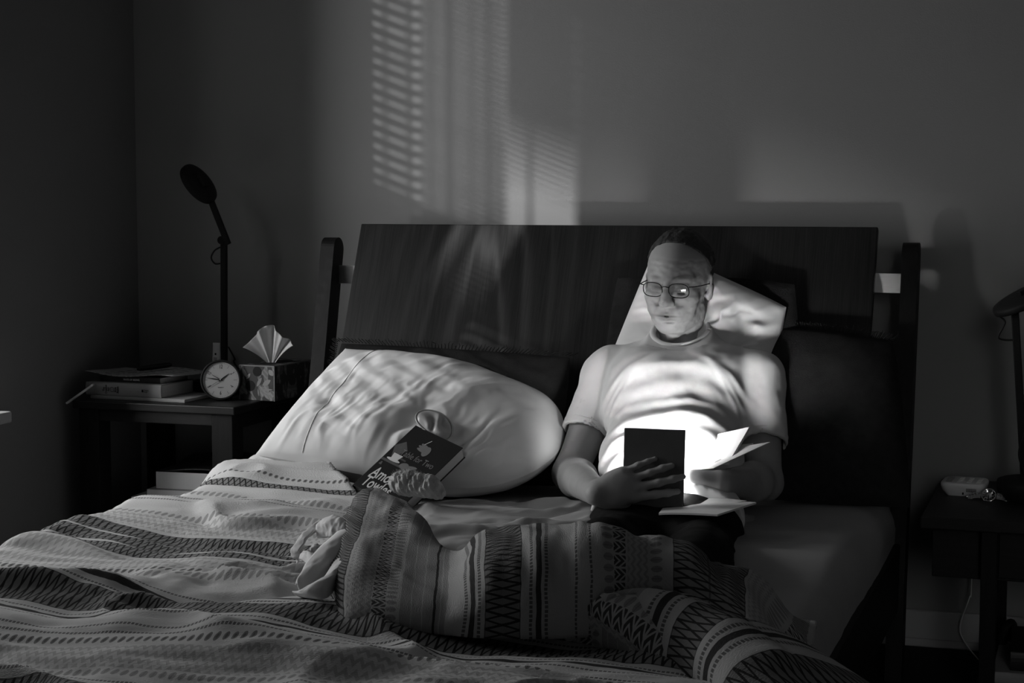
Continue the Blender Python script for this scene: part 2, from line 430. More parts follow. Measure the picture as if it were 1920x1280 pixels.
# mattress with soft rounded edge, wrapped in a fitted sheet
def mattress():
    X0, X1, Y0, Y1, Z0, Z1, R = -.765, .790, -2.45, -.24, .19, .435, .075
    bm = bmesh.new(); box(bm, (X0,Y0,Z0), (X1,Y1,Z1), None, R, 6)
    bmesh.ops.subdivide_edges(bm, edges=[e for e in bm.edges if e.calc_length() > .2], cuts=24, use_grid_fill=True)
    P = np.array([v.co[:] for v in bm.verts]); top = P[:,2] > .36
    dz = .012*fbm(P*[1,1.5,1], .35, 3)*top; dx = .010*fbm(P*[1,1,2.], .22, 5); dy = .006*fbm(P, .22, 9)
    for v, a, b, c in zip(bm.verts, dx, dy, dz): v.co += Vector((a, b, c))
    return bm
mt = empty('mattress', (0,-1.1,.19), 0, 'grey mattress in a fitted sheet under the striped duvet', 'mattress')
o = obj('fitted_sheet', mattress(), M['sheet'], mt, True); o.matrix_parent_inverse = Matrix.Translation((0,1.1,-.19))

# ---- pillows
def pillow_mesh(name, c00, c10, c11, c01, T, seed=0, nu=90, nv=64, pinch=.045, wr=.006, sag=0.0, wdir=0.0, rl=.12, rr=.12, ppow=.5, low=1.0):
    """c00 lower-left, c10 lower-right, c11 upper-right, c01 upper-left (seen from the front); T thickness; rl, rr roundness of the two ends"""
    c00, c10, c11, c01 = [np.array(c, float) for c in (c00, c10, c11, c01)]
    nrm = np.cross(c10-c00, c01-c00); nrm /= np.linalg.norm(nrm)
    L = np.linalg.norm(c10-c00); H = np.linalg.norm(c01-c00)
    v, u = np.meshgrid(np.linspace(0,1,nv+1), np.linspace(0,1,nu+1), indexing='ij'); u = u.ravel(); v = v.ravel()
    a, b = 2*u-1, 2*v-1; kr = rl+(rr-rl)*u
    a2 = a*np.sqrt(1-kr*b*b)*(1-pinch*(1-b*b)); b2 = b*np.sqrt(1-kr*a*a)*(1-pinch*1.3*(1-a*a))
    uu = (.5+.5*a2)[:,None]; vv = (.5+.5*b2)[:,None]
    p = (c00*(1-uu)+c10*uu)*(1-vv)+(c01*(1-uu)+c11*uu)*vv
    prof = np.maximum(0, (1-np.abs(a)**2.3)*(1-np.abs(b)**2.3))**ppow
    q = np.stack([u*L, v*H], -1); edge = np.clip(5*np.minimum(np.minimum(u,1-u), np.minimum(v,1-v)), 0, 1)
    t = np.stack([u*L*math.cos(wdir)+v*H*math.sin(wdir), (-u*L*math.sin(wdir)+v*H*math.cos(wdir))*3.2], -1)
    qw = q+.03*np.stack([fbm(q,.2,seed+3), fbm(q,.2,seed+4)], -1)
    w = fbm(qw, .25, seed)*T*.09*prof
    tw = t+.05*np.stack([fbm(q,.15,seed+5), fbm(q,.15,seed+6)*2], -1)
    rid = 1-np.abs(fbm(tw, .19, seed+20, 3)); w = w+(rid-.7)*wr*edge*(low+(1-low)*np.clip(1.25-1.3*v, 0, 1))
    vs, fs = [], []
    for side in (1, -1):
        d = T*.5*prof+w*(1 if side > 0 else .4)
        vs.append(p+nrm*side*d[:,None]+np.array([0,0,-1])*(sag*prof)[:,None])
    idx = (np.arange(nv)[:,None]*(nu+1)+np.arange(nu)[None,:]).ravel()
    f = np.stack([idx, idx+1, idx+nu+2, idx+nu+1], -1); n = (nu+1)*(nv+1)
    m = npmesh(name, np.concatenate(vs), np.concatenate([f, f[:,::-1]+n]))
    return m
def pillow(label, name, corners, T, mat, seed, hem=None, group=None, **kw):
    corners = [np.array(c, float) for c in corners]; ctr = sum(corners)/4
    e = empty(name, ctr, 0, label, 'pillow', group)
    o = obj('pillowcase', pillow_mesh('pillowcase', *corners, T, seed, **kw), mat, e, True)
    o.matrix_parent_inverse = Matrix.Translation(-Vector(ctr))
    bm = o.data
    if hem is not None:   # stitched hem band near one end
        u0 = hem; c00, c10, c11, c01 = corners
        nrm = np.cross(c10-c00, c01-c00); nrm /= np.linalg.norm(nrm); pts = []
        nu = kw.get('nu', 90); nv = kw.get('nv', 64)
        i = int(u0*nu)
        for j in range(2, nv-1):
            pts.append(np.array(bm.vertices[j*(nu+1)+i].co)+nrm*.0005)
        b2 = bmesh.new(); tube(b2, pts, .0011, 5)
        h = obj('hem_seam', b2, mat, e, True); h.matrix_parent_inverse = Matrix.Translation(-Vector(ctr))
    return e
pillow('white pillow with a book and sleep mask on it', 'sleeping_pillow',
       [(-.700,-.79,.540), (-.02,-.78,.455), (.02,-.31,.645), (-.655,-.345,.765)], .235, M['pillow'], 11, hem=.17, wr=.016, pinch=.0, wdir=1.25, rl=.0, rr=.42, nu=160, nv=110, ppow=.56, low=.04)
# dark shams against the headboard
def sham(label, corners, T, seed):
    corners = [np.array(c, float) for c in corners]
    e = pillow(label, 'pillow_sham', corners, T, M['sham'], seed, None, 'dark shams along the headboard', pinch=.03, wr=.004, nu=60, nv=44)
    ctr = sum(corners)/4; c00, c10, c11, c01 = corners; bm = bmesh.new()
    for a, b in ((c01, c11), (c00, c01)):
        n = 70
        for i in range(n):
            p = a+(b-a)*(i+.5)/n; q = (p-ctr); q = q/np.linalg.norm(q); l = .006+.006*rng.random()
            tube(bm, [p-q*.012, p+q*l*.5+rng.normal(0,.0012,3), p+q*l+rng.normal(0,.003,3)], [.0016,.0013,.0006], 4)
    o = obj('fringe', bm, M['sham'], e); o.matrix_parent_inverse = Matrix.Translation(-Vector(ctr)); o['kind'] = 'stuff'
sham('dark fringed sham standing behind the white pillow', [(-.70,-.47,.44), (-.03,-.47,.44), (-.02,-.31,.765), (-.705,-.30,.785)], .13, 31)
sham('dark fringed sham at the right end of the headboard', [(.44,-.50,.44), (.855,-.52,.44), (.78,-.29,.83), (.46,-.27,.86)], .13, 37)
# pillows propped behind the reader
pillow('dark grey pillow upright against headboard behind the reader', 'backrest_pillow',
       [(.04,-.40,.46), (.57,-.40,.46), (.545,-.225,.975), (.035,-.225,.985)], .08, M['sham'], 41, wr=.008, nu=60, nv=50, rl=.2, rr=.2)
pillow('pale pillow set askew behind the reader\'s head', 'head_pillow',
       [(.010,-.41,.60), (.46,-.40,.50), (.525,-.275,.905), (.165,-.255,1.060)], .17, M['pillow'], 47, wr=.020, pinch=.05, wdir=.5, rl=.10, rr=.16, nu=140, nv=110)
# ================================================================== NIGHTSTANDS AND WHAT STANDS ON THEM
def nightstand(label, name, x0, x1, y0, y1, H, tt, leg, apron, drawer=None):
    cx, cy = (x0+x1)/2, (y0+y1)/2
    e = empty(name, (cx, cy, 0), 0, label, 'nightstand')
    def b(n, lo, hi, mat, bev=.002):
        return obj(n, boxm((lo[0]-cx,lo[1]-cy,lo[2]), (hi[0]-cx,hi[1]-cy,hi[2]), None, bev), mat, e)
    b('table_top', (x0-.012,y0-.012,H-tt), (x1+.012,y1,H), M['darkx'], .003)
    return e, b
NL, b = nightstand('dark wooden nightstand left of the bed, books on its lower shelf', 'nightstand', -1.408, -.938, -.45, -.03, .61, .022, .06, .03)
for x in (-1.408,-.938-.062):
    for y in (-.45,-.03-.062): b('leg', (x,y,0), (x+.062,y+.062,.588), M['dark'])
b('apron', (-1.346,-.446,.555), (-1.0,-.428,.588), M['darkx']); b('apron', (-1.346,-.05,.555), (-1.0,-.034,.588), M['darkx'])
b('apron', (-1.402,-.388,.545), (-1.384,-.092,.588), M['dark']); b('apron', (-.962,-.388,.545), (-.942,-.092,.588), M['dark'])
b('lower_shelf', (-1.40,-.44,.258), (-.945,-.04,.278), M['darkx'])
NR, b = nightstand('low dark nightstand with a drawer right of the bed', 'nightstand', .885, 1.30, -.60, -.055, .45, .028, .035, .12)
b('drawer_case', (.896,-.555,.303), (1.285,-.07,.422), M['darkx']); 
o = b('drawer_front', (1.043,-.563,.31), (1.25,-.5545,.418), M['darkx'])
for x in (1.006,1.25):
    for y in (-.595,-.10): b('leg', (x,y,0), (x+.035,y+.035,.422), M['dark'])
b('lower_shelf', (1.0,-.59,.05), (1.285,-.07,.066), M['darkx'])

# ---- books: cover boards, spine, page block
def book(label, name, loc, rz, L, D, T, cover, hard=True, tilt=None, group=None, pages=None):
    """lying flat; spine along local -y edge, L along x, D along y, T thickness"""
    e = empty(name, loc, rz, label, 'book', group)
    if tilt is not None: e.rotation_euler = tilt
    c = .0022 if hard else .0007; o = .003 if hard else 0
    obj('page_block', boxm((-L/2+o,-D/2+.003,c), (L/2-o,D/2-o,T-c)), pages or M['pages'], e)
    cv = bmesh.new(); box(cv, (-L/2,-D/2,0), (L/2,D/2,c), None, c*.3, 1); box(cv, (-L/2,-D/2,T-c), (L/2,D/2,T), None, c*.3, 1)
    r = T/2; n = 9 # slightly rounded spine
    ring = [(-D/2-(.004 if hard else .0008)*math.cos(a), T/2+T/2*math.sin(a)) for a in np.linspace(-PI/2, PI/2, n)]
    A = [cv.verts.new((-L/2, p[0], p[1])) for p in ring]; B = [cv.verts.new((L/2, p[0], p[1])) for p in ring]
    for i in range(n-1): cv.faces.new((A[i], A[i+1], B[i+1], B[i]))
    cv.faces.new(A[::-1]+[cv.verts.new((-L/2,-D/2+c,T/2))]); cv.faces.new(B+[cv.verts.new((L/2,-D/2+c,T/2))])
    bmesh.ops.recalc_face_normals(cv, faces=cv.faces)
    obj('cover', cv, cover, e)
    return e
zt = .61
# stack on the left nightstand (spines to the front)
bk0 = book('thin pale booklet lying lowest on left nightstand', 'booklet', (-1.245,-.30,zt), math.radians(-2.5), .30, .215, .0085, M['greycover'], False, pages=M['paper'])
bk1 = book('thick pale grey hardback with a circle symbol on its spine', 'hardback_book', (-1.292,-.315,zt+.0085), math.radians(-3.5), .245, .165, .036, M['greycover'])
sp = Matrix.Translation((0,-.165/2-.0046,.018)) @ Matrix.Rotation(PI/2,4,'X')
for i, w in enumerate(('The','Creative','Act')):
    text('spine_title', w, .0088, M['inkblack'], bk1, sp @ Matrix.Translation((-.062+i*.0075,0,0)) @ Matrix.Rotation(PI/2,4,'Z'), .8, bold=.0002)
for i, w in enumerate(('Rick','Rubin')):
    text('spine_author', w, .0088, M['inkblack'], bk1, sp @ Matrix.Translation((-.024+i*.0075,0,0)) @ Matrix.Rotation(PI/2,4,'Z'), .9, bold=.0002)
bm = bmesh.new(); tube(bm, [sp @ Vector((-.035+.0062*math.cos(a), .0062*math.sin(a), 0)) for a in np.linspace(0,2*PI,25)], .0006, 4)
lathe(bm, [(.0009,-.0002),(.0009,.0002)], 10, sp @ Matrix.Translation((-.035,0,0)))
obj('spine_symbol', bm, M['inkblack'], bk1)
obj('publisher_mark', boxm((-.0028,-.0036,-.0002), (.0028,.0036,.0002), sp @ Matrix.Translation((.064,0,0))), M['inkblack'], bk1)
for i, w in enumerate(('Penguin','Press')):
    text('publisher_name', w, .0052, M['inkblack'], bk1, sp @ Matrix.Translation((.069,.002-.0048*i,0)), .9, align='LEFT')
bk2 = book('slim dark paperback under the papers with light title on spine', 'paperback_book', (-1.288,-.303,zt+.0445), math.radians(-3), .195, .14, .0155, M['darkcover'], False)
sp = Matrix.Translation((0,-.14/2-.0014,.0078)) @ Matrix.Rotation(PI/2,4,'X')
text('spine_title', 'WAYS OF SEEING', .0075, M['inkwhite'], bk2, sp @ Matrix.Translation((.006,0,0)), .9, bold=.0001)
# loose papers on the stack, corners lifting
def paper(name, label, cx, cy, z, L, D, rz, curl, cat='paper', mat=None, n=26, th=.0012):
    vs, fs = [], []
    g = np.linspace(-.5,.5,n+1)
    for k, dz in ((0,0),(1,-th)):
        for b_ in g:
            for a_ in g:
                vs.append((a_*L, b_*D, curl(a_, b_)+dz))
    m = n+1
    for j in range(n):
        for i in range(n):
            k = j*m+i; fs.append((k,k+1,k+m+1,k+m)); k += m*m; fs.append((k+m,k+m+1,k+1,k))
    for i in range(n):
        for k0, k1 in ((i,i+1), (n*m+i+1, n*m+i), ((i+1)*m, i*m), (i*m+n, (i+1)*m+n)): fs.append((k1,k0,k0+m*m,k1+m*m))
    o = obj(name, mesh_from(name, vs, fs), mat or M['paper'], None, True, (cx,cy,z), (0,0,rz))
    return tag(o, label, cat)
M['print'] = None
def printed():
    m, nt, b = material('printed_sheet', .4, .8, .15); (x, y, z), vec = coords(nt)
    ln = ((y*170).sin() > .1)*(noise(nt, vec, 90, 2) > .48)*(x.abs() < .105)
    setcol(nt, b, .40-ln*.22); return m
M['print'] = printed()
tag(paper('printed_papers', 'loose printed papers with lifted corners on left book stack', -1.283, -.285, zt+.0645, .285, .205, math.radians(-2),
      lambda a,b: .004*math.sin(7*a+2*b)+.022*max(0,-a-.25)**1.2*(1-.9*(b+.5))+.004*abs(b) , 'papers', M['print']), None)
M['penblack'] = M['black']
bm = bmesh.new(); tube(bm, [(-.048,0,0),(-.040,0,0),(-.012,0,0),(.03,0,0),(.044,0,0),(.05,0,0)], [.003,.0065,.0075,.0075,.006,.003], 12)
pen = obj('marker_pen', bm, M['black'], None, True); pen.matrix_world = Matrix.Translation((-1.275,-.27,zt+.0785)) @ Matrix.Rotation(math.radians(34),4,'Z') @ Matrix.Rotation(math.radians(-6),4,'Y')
tag(pen, 'thick black pen lying on the loose papers', 'pen')
bm = bmesh.new(); box(bm, (-.045,-.012,-.003), (.045,.012,.003), None, .0012)
st = obj('paper_strip', bm, M['paper'], None); st.matrix_world = Matrix.Translation((-1.418,-.424,zt+.014)) @ Matrix.Rotation(math.radians(20),4,'Z') @ Matrix.Rotation(math.radians(-35),4,'Y')
tag(st, 'folded paper strip sticking out at left of the book stack', 'paper')
# books on the lower shelf of the left nightstand
book('pale paperback at the bottom of lower shelf pile', 'paperback_book', (-1.13,-.27,.278), math.radians(5)+PI, .27, .20, .028, M['greycover'], False)
book('wide pale paperback second from bottom on the lower shelf', 'paperback_book', (-1.135,-.285,.306), math.radians(4)+PI, .30, .21, .036, M['greycover'], False, pages=M['paper'])
book('pale book under the thick book on the lower shelf', 'paperback_book', (-1.11,-.275,.342), math.radians(4)+PI, .27, .20, .020, M['greycover'], False, pages=M['paper'])
book('thick softcover with its pages showing on the lower shelf', 'paperback_book', (-1.10,-.26,.362), math.radians(4)+PI, .25, .20, .048, M['darkcover'], False, pages=M['paper'])
paper('magazine', 'dark glossy magazine with a curled cover topping lower shelf pile', -1.095, -.235, .4145, .27, .24, math.radians(4), lambda a,b: .006*math.cos(5*a)-.02*max(0,a-.1)+.05*max(0,b)*.6, 'magazine', M['darkcover'], th=.004)

# ---- desk lamps: drum base, pole, hinge, arm, disc head, cord
def desk_lamp(label, loc, base_r, base_h, pole_pts, hinge, arm_pts, head_c, head_n, head_r, cord_pts, group):
    e = empty('desk_lamp', loc, 0, label, 'lamp', group); L = Vector(loc)
    def r(p): return Vector(p)-L
    bm = bmesh.new(); lathe(bm, [(base_r*.80,0),(base_r*.9,.004),(base_r,base_h*.55),(base_r,base_h*.8),(base_r*.97,base_h*.95),(base_r*.9,base_h)], 56)
    obj('base', bm, M['blackm'], e, True)
    bm = bmesh.new(); p0, p1 = r(pole_pts[0]), r(pole_pts[1]); d = (p1-p0)
    box(bm, (-.009,-.006,0), (.009,.006,d.length), frame(p0, Vector((1,0,0))-d.normalized()*d.normalized().x, d.normalized().cross(Vector((1,0,0))-d.normalized()*d.normalized().x)), .002)
    obj('pole', bm, M['blackm'], e)
    bm = bmesh.new(); h = r(hinge); lathe(bm, [(.0105,-.014),(.0115,-.012),(.0115,.012),(.0105,.014)], 24, Matrix.Translation(h) @ Matrix.Rotation(PI/2,4,'X'))
    obj('hinge', bm, M['blackm'], e, True)
    bm = bmesh.new(); a0, a1 = r(arm_pts[0]), r(arm_pts[1]); d = a1-a0; z = d.normalized(); x = Vector((1,0,0)); x = (x-z*x.dot(z)).normalized()
    box(bm, (-.0085,-.0055,0), (.0085,.0055,d.length), frame(a0, x, z.cross(x)), .002)
    obj('arm', bm, M['blackm'], e)
    n = Vector(head_n).normalized(); hM = Matrix.Translation(r(head_c)) @ n.to_track_quat('Z','Y').to_matrix().to_4x4()
    bm = bmesh.new(); lathe(bm, [(head_r*.75,-.013),(head_r*.97,-.009),(head_r,-.004),(head_r,.004),(head_r*.985,.007),(head_r*.9,.0075)], 56, hM)
    hd = obj('lamp_head', bm, M['blackm'], e, True)
    bm = bmesh.new(); lathe(bm, [(head_r*.88,.0072),(head_r*.86,.0095)], 48, hM); obj('diffuser', bm, M['whiteplastic'], hd, True)
    bm = bmesh.new(); box(bm, (-.012,-.02,-.024), (.012,.02,-.010), hM, .003); obj('head_mount', bm, M['blackm'], hd)
    bm = bmesh.new(); tube(bm, [r(p) for p in spline(cord_pts, 30)], .0022, 8); obj('cord', bm, M['black'], e, True)
    return e
ly = -.17
pb = at(421,745,y=ly); pt = at(420,455,y=ly)
desk_lamp('black reading lamp with disc head on the left nightstand', (pb[0]-.012, ly, .61), .085, .036,
    [(pb[0],ly,.645), (pt[0],ly,pt[2]+.012)], at(418,450,y=ly), [at(428,458,y=ly-.012), at(390,362,y=ly-.012)],
    at(372,345,y=ly-.03), -.93*(.81*_cr+.58*_cu)+.37*_cd, .064,
    [at(413,463,y=ly), at(402,470,y=ly-.01), at(396,483,y=ly-.012), at(403,494,y=ly-.008), at(413,494,y=ly)], 'pair of black reading lamps')
ly2 = -.30
desk_lamp('black reading lamp by the watch on right nightstand', (1.112, ly2, .45), .092, .048,
    [(1.085,ly2,.495), at(1903,582,y=ly2)], at(1903,581,y=ly2), [at(1900,572,y=ly2-.012), at(1990,536,y=ly2-.012)],
    at(1930,556,y=ly2-.02), -(-.47*_cr+.88*_cu)+.10*_cd, .090,
    [at(1871,590,y=ly2), at(1884,602,y=ly2), at(1880,615,y=ly2), at(1872,632,y=ly2), at(1884,637,y=ly2), at(1904,637,y=ly2)], 'pair of black reading lamps')
bm = bmesh.new(); tube(bm, spline([at(1923,806,y=-.31), at(1912,838,y=-.32), at(1911,858,y=-.33), at(1919,882,y=-.33), at(1926,893,y=-.33)], 20), .0022, 8)
tag(obj('lamp_cord', bm, M['black'], None, True), 'black cord hanging beside the right reading lamp', 'cord')
bm = bmesh.new(); tube(bm, spline([at(428,650,y=-.14), at(440,672,y=-.12), at(446,690,y=-.06), (-.99,-.02,.5), (-.985,-.02,.3)], 24), .0022, 8)
tag(obj('lamp_cord', bm, M['black'], None, True), 'black cord trailing from left lamp behind the tissue box', 'cord')

# ---- alarm clock
ck_c = at(414,711,y=-.335); ck_r = .0555
cl = empty('alarm_clock', (ck_c[0], ck_c[1]+.01, .61), 0, 'round black alarm clock with a pale dial on left nightstand', 'clock')
n = Vector((.34,-.93,.16)).normalized(); xr = Vector((0,0,1)).cross(n).normalized()
cm = frame(Vector((0,-.01,ck_r+.001)), xr, n.cross(xr))
bm = bmesh.new(); lathe(bm, [(ck_r*.86,-.024),(ck_r*.98,-.02),(ck_r,-.012),(ck_r,.004),(ck_r*.985,.0065),(ck_r*.90,.0065),(ck_r*.885,.003),(ck_r*.885,.001)], 72, cm); obj('case', bm, M['black'], cl, True)
M['dial'] = noisy('silver_dial', .40, .05, 60, .45, .4)
bm = bmesh.new(); lathe(bm, [(ck_r*.884,.0005),(ck_r*.884,.0016)], 72, cm); dial = obj('dial', bm, M['dial'], cl)
R0 = ck_r*.88
bm = bmesh.new()
for k in range(60):
    a = 2*PI*k/60; big = k % 10 == 5
    box(bm, (-.00022 if not big else -.0003, R0*(.90 if not big else .74), .0016), (.00022 if not big else .0003, R0*(.96 if not big else .94), .0019), cm @ Matrix.Rotation(-a,4,'Z'))
for k in (3,9):
    box(bm, (-.0004,R0*.72,.0016), (.0004,R0*.94,.0019), cm @ Matrix.Rotation(-2*PI*k/12,4,'Z'))
obj('minute_marks', bm, M['inkblack'], dial)
for k, w in ((12,'12'),(2,'2'),(4,'4'),(6,'6'),(8,'8'),(10,'10')):
    a = 2*PI*k/12; fl = PI if k == 6 else 0
    text('numeral', w, .0155, M['inkblack'], dial, cm @ Matrix.Rotation(-a,4,'Z') @ Matrix.Translation((0,R0*.74,.0018)) @ Matrix.Rotation(fl + (PI if k in (4,8) else 0),4,'Z'), .62)
text('brand_word', 'QUARTZ', .0040, M['inkblack'], dial, cm @ Matrix.Translation((0,-R0*.42,.0018)), 1.0)
def hand(name, ang, l, w, mat, tail=.006, z=.0026):
    bm = bmesh.new(); vs = [bm.verts.new(cm @ Matrix.Rotation(-ang,4,'Z') @ Vector(p)) for p in ((-w*.6,-tail,z),(w*.6,-tail,z),(w,l*.35,z),(.0002,l,z),(-.0002,l,z),(-w,l*.35,z))]
    f = bm.faces.new(vs); r_ = bmesh.ops.extrude_face_region(bm, geom=[f]); d = (cm.to_3x3() @ Vector((0,0,1)))*.0006
    for v in r_['geom']:
        if isinstance(v, bmesh.types.BMVert): v.co += d
    bmesh.ops.recalc_face_normals(bm, faces=bm.faces); obj(name, bm, mat, dial)
hand('hour_hand', math.radians(52), R0*.62, .0016, M['inkblack']); hand('minute_hand', math.radians(279), R0*.84, .0015, M['inkblack'], z=.0034)
hand('second_hand', math.radians(239), R0*.80, .0004, M['inkblack'], .008, .0042); hand('alarm_hand', math.radians(301), R0*.56, .0009, M['chrome'], .0, .0046)
bm = bmesh.new(); lathe(bm, [(.0018,.002),(.0018,.0058),(.001,.0062)], 16, cm); obj('hand_pin', bm, M['chrome'], dial, True)
bm = bmesh.new(); box(bm, (-.018,-.006,-.0), (.018,.022,.006), Matrix.Identity(4), .002); obj('foot', bm, M['black'], cl)

# ---- tissue box
def tissue_print():
    m, nt, b = material('leaf_print_card', .1, .55, .3); (x, y, z), vec = coords(nt)
    v1 = noise(nt, vec, 26, 1, (1,1,1.0)); v2 = noise(nt, vec, 34, 1, (1.6,1.6,.7), .3)
    leaf = (v2 > .57); vein = (((x+z)*420).sin() > .2)
    col = .03+leaf*(.09+vein*.05)+((v1 > .62)*.05)
    setcol(nt, b, col); return m
M['tissueprint'] = tissue_print()
tb = empty('tissue_box', (-.930,-.197,.61), math.radians(-4), 'leaf-patterned tissue box on the left nightstand', 'tissue box')
obj('carton', boxm((-.108+.054,-.108,0), (.055,.108,.096), None, .0015), M['tissueprint'], tb)
M['cardedge'] = noisy('card_edge', .17, .1, 50, .6, .3)
bm = bmesh.new()
for x in (-.054,.055): box(bm, (x-.0012,-.1092,0), (x+.0012,-.1068,.0965))
box(bm, (-.054,-.1092,.094), (.055,-.1068,.0972)); box(bm, (.0538,-.108,.094), (.0562,.108,.0972))
obj('border', bm, M['cardedge'], tb)
# printed berries and leaves standing slightly off the front panel
def flat(name, pts, mat):
    bm = bmesh.new(); bm.faces.new([bm.verts.new((p[0], -.1088, p[1])) for p in pts]); r_ = bmesh.ops.extrude_face_region(bm, geom=list(bm.faces))
    for v in r_['geom']:
        if isinstance(v, bmesh.types.BMVert): v.co.y += .0006
    bmesh.ops.recalc_face_normals(bm, faces=bm.faces); return obj(name, bm, mat, tb)
for c, r in (((-.020,.040),.0145), ((.002,.080),.0135)): flat('berry_print', [(c[0]+r*math.cos(a), c[1]+r*math.sin(a)) for a in np.linspace(0,2*PI,21)[:-1]], M['inkblack'])
for a, b, w in (((0,.038),(.016,.064),.005),((.018,.042),(.044,.058),.007),((.01,.030),(.05,.032),.0028),((.022,.022),(.05,.018),.003),((.022,.020),(.040,.004),.004),
                ((-.045,.088),(-.03,.062),.005),((-.032,.058),(-.02,.074),.004),((.038,.086),(.052,.070),.007),((.004,.034),(.006,.012),.002)):
    a, b = np.array(a), np.array(b); d = b-a; nn = np.array([-d[1], d[0]])/np.linalg.norm(d)
    flat('leaf_print', [a+d*t+nn*w*math.sin(PI*t)**.8 for t in np.linspace(0,1,9)]+[a+d*t-nn*w*math.sin(PI*t)**.8 for t in np.linspace(1,0,9)[1:-1]], M['inkgrey'])
bm = bmesh.new(); pts = [(.03*math.cos(a), .075*math.sin(a)) for a in np.linspace(0,2*PI,40)[:-1]]
bm.faces.new([bm.verts.new((p[0], p[1], .0964)) for p in pts]); obj('opening', bm, M['inkblack'], tb)
# pulled tissue: fan of folds
def tissue_mesh():
    nu, nv = 60, 24; vs, fs = [], []
    for j in range(nv+1):
        t = j/nv
        for i in range(nu+1):
            s = i/nu*2-1
            w = .009+.060*t**1.0; top = .098-.014*abs(s)**2.2+.012*(1 if abs(s-.35) < .12 else 0)*0 + .010*math.cos(4.2*s+.4)
            x = s*w*1.02; z = t*top*(1-.32*abs(s)**2.5*t); y = .014*math.sin(8.5*s+1.2)*t**.8+.006*math.sin(19*s)*t-.02*t*s*s
            vs.append((x, y, z))
    for j in range(nv):
        for i in range(nu):
            k = j*(nu+1)+i; fs.append((k,k+1,k+nu+2,k+nu+1))
    return mesh_from('tissue', vs, fs)
M['tissue'] = noisy('tissue_paper', .62, .05, 60, .9, .1, .3, 300, .0005)
ts = obj('tissue', tissue_mesh(), M['tissue'], None, True, (-.937,-.215,.703), (math.radians(6),0,math.radians(10)))
md = ts.modifiers.new('thick','SOLIDIFY'); md.thickness = .0006
tag(ts, 'white tissue fanned out of the tissue box', 'tissue')
# ---- cream tube standing behind the clock
tc = at(397,680,y=-.10)
tu = empty('lotion_tube', (tc[0],-.07,.61), 0, 'pale lotion tube standing behind the alarm clock', 'tube')
bm = bmesh.new(); vs = []
rings = []
for z, rx, ry in ((0,.0115,.0115),(.02,.0115,.0115),(.022,.013,.013),(.09,.013,.008),(.125,.0115,.0015),(.133,.0115,.0012)):
    rings.append([bm.verts.new((rx*math.cos(2*PI*k/20), ry*math.sin(2*PI*k/20), z)) for k in range(20)])
for i in range(5):
    for k in range(20): bm.faces.new((rings[i][k], rings[i][(k+1)%20], rings[i+1][(k+1)%20], rings[i+1][k]))
bm.faces.new(rings[0][::-1]); bm.faces.new(rings[-1]); obj('tube_body', bm, M['whiteplastic'], tu, True)
obj('printed_square', boxm((-.002,-.0075,.098), (.0026,-.0065,.1035)), M['inkblack'], tu)
for i, z in enumerate((.088,.083)): obj('printed_line', boxm((-.0055,-.0095,z), (.0055,-.0085,z+.0022)), M['inkgrey'], tu)

# ================================================================== RIGHT NIGHTSTAND THINGS
wn = empty('sound_machine', (.945,-.265,.45), math.radians(-3), 'white rounded sound machine with slotted top on right nightstand', 'device')
bm = bmesh.new(); nseg = 40
def sq(rx, ry, z, p=5):
    return [( rx*math.copysign(abs(math.cos(a))**(2/p), math.cos(a)), ry*math.copysign(abs(math.sin(a))**(2/p), math.sin(a)), z) for a in np.linspace(0,2*PI,nseg+1)[:-1]]
rr = [[bm.verts.new(p) for p in sq(rx, ry, z)] for rx, ry, z in ((.042,.045,0),(.043,.046,.003),(.050,.053,.012),(.0535,.056,.022),(.054,.0565,.028),(.052,.055,.0315),(.050,.053,.0325))]
for i in range(len(rr)-1):
    for k in range(nseg): bm.faces.new((rr[i][k], rr[i][(k+1)%nseg], rr[i+1][(k+1)%nseg], rr[i+1][k]))
bm.faces.new(rr[0][::-1]); bm.faces.new(rr[-1]); obj('housing', bm, M['whiteplastic'], wn, True)
M['slot'] = noisy('pale_slot', .8, .03, 30, .5, .3); M['slotd'] = noisy('grey_slot', .25, .05, 30, .6, .3)
for cx_, mt_ in ((-.034,M['slotd']),(-.008,M['slot']),(.014,M['slot']),(.036,M['slot'])):
    for k in range(5):
        y = -.036+k*.0165
        obj('slot', boxm((cx_-(.0075 if mt_ is M['slotd'] else .0055),y-.0022,.0325), (cx_+(.0075 if mt_ is M['slotd'] else .0055),y+.0022,.0337), None, .0005, 1), mt_, wn)
bm = bmesh.new()
for a in range(10):
    for c_ in range(4): box(bm, (.010+a*.0024,-.0556,.0128+c_*.0022), (.0114+a*.0024,-.0532,.0142+c_*.0022))
obj('speaker_grille', bm, M['inkblack'], wn)
obj('jack', boxm((.0005,-.0535,.005), (.0040,-.0505,.0105), None, .0008), M['inkblack'], wn)
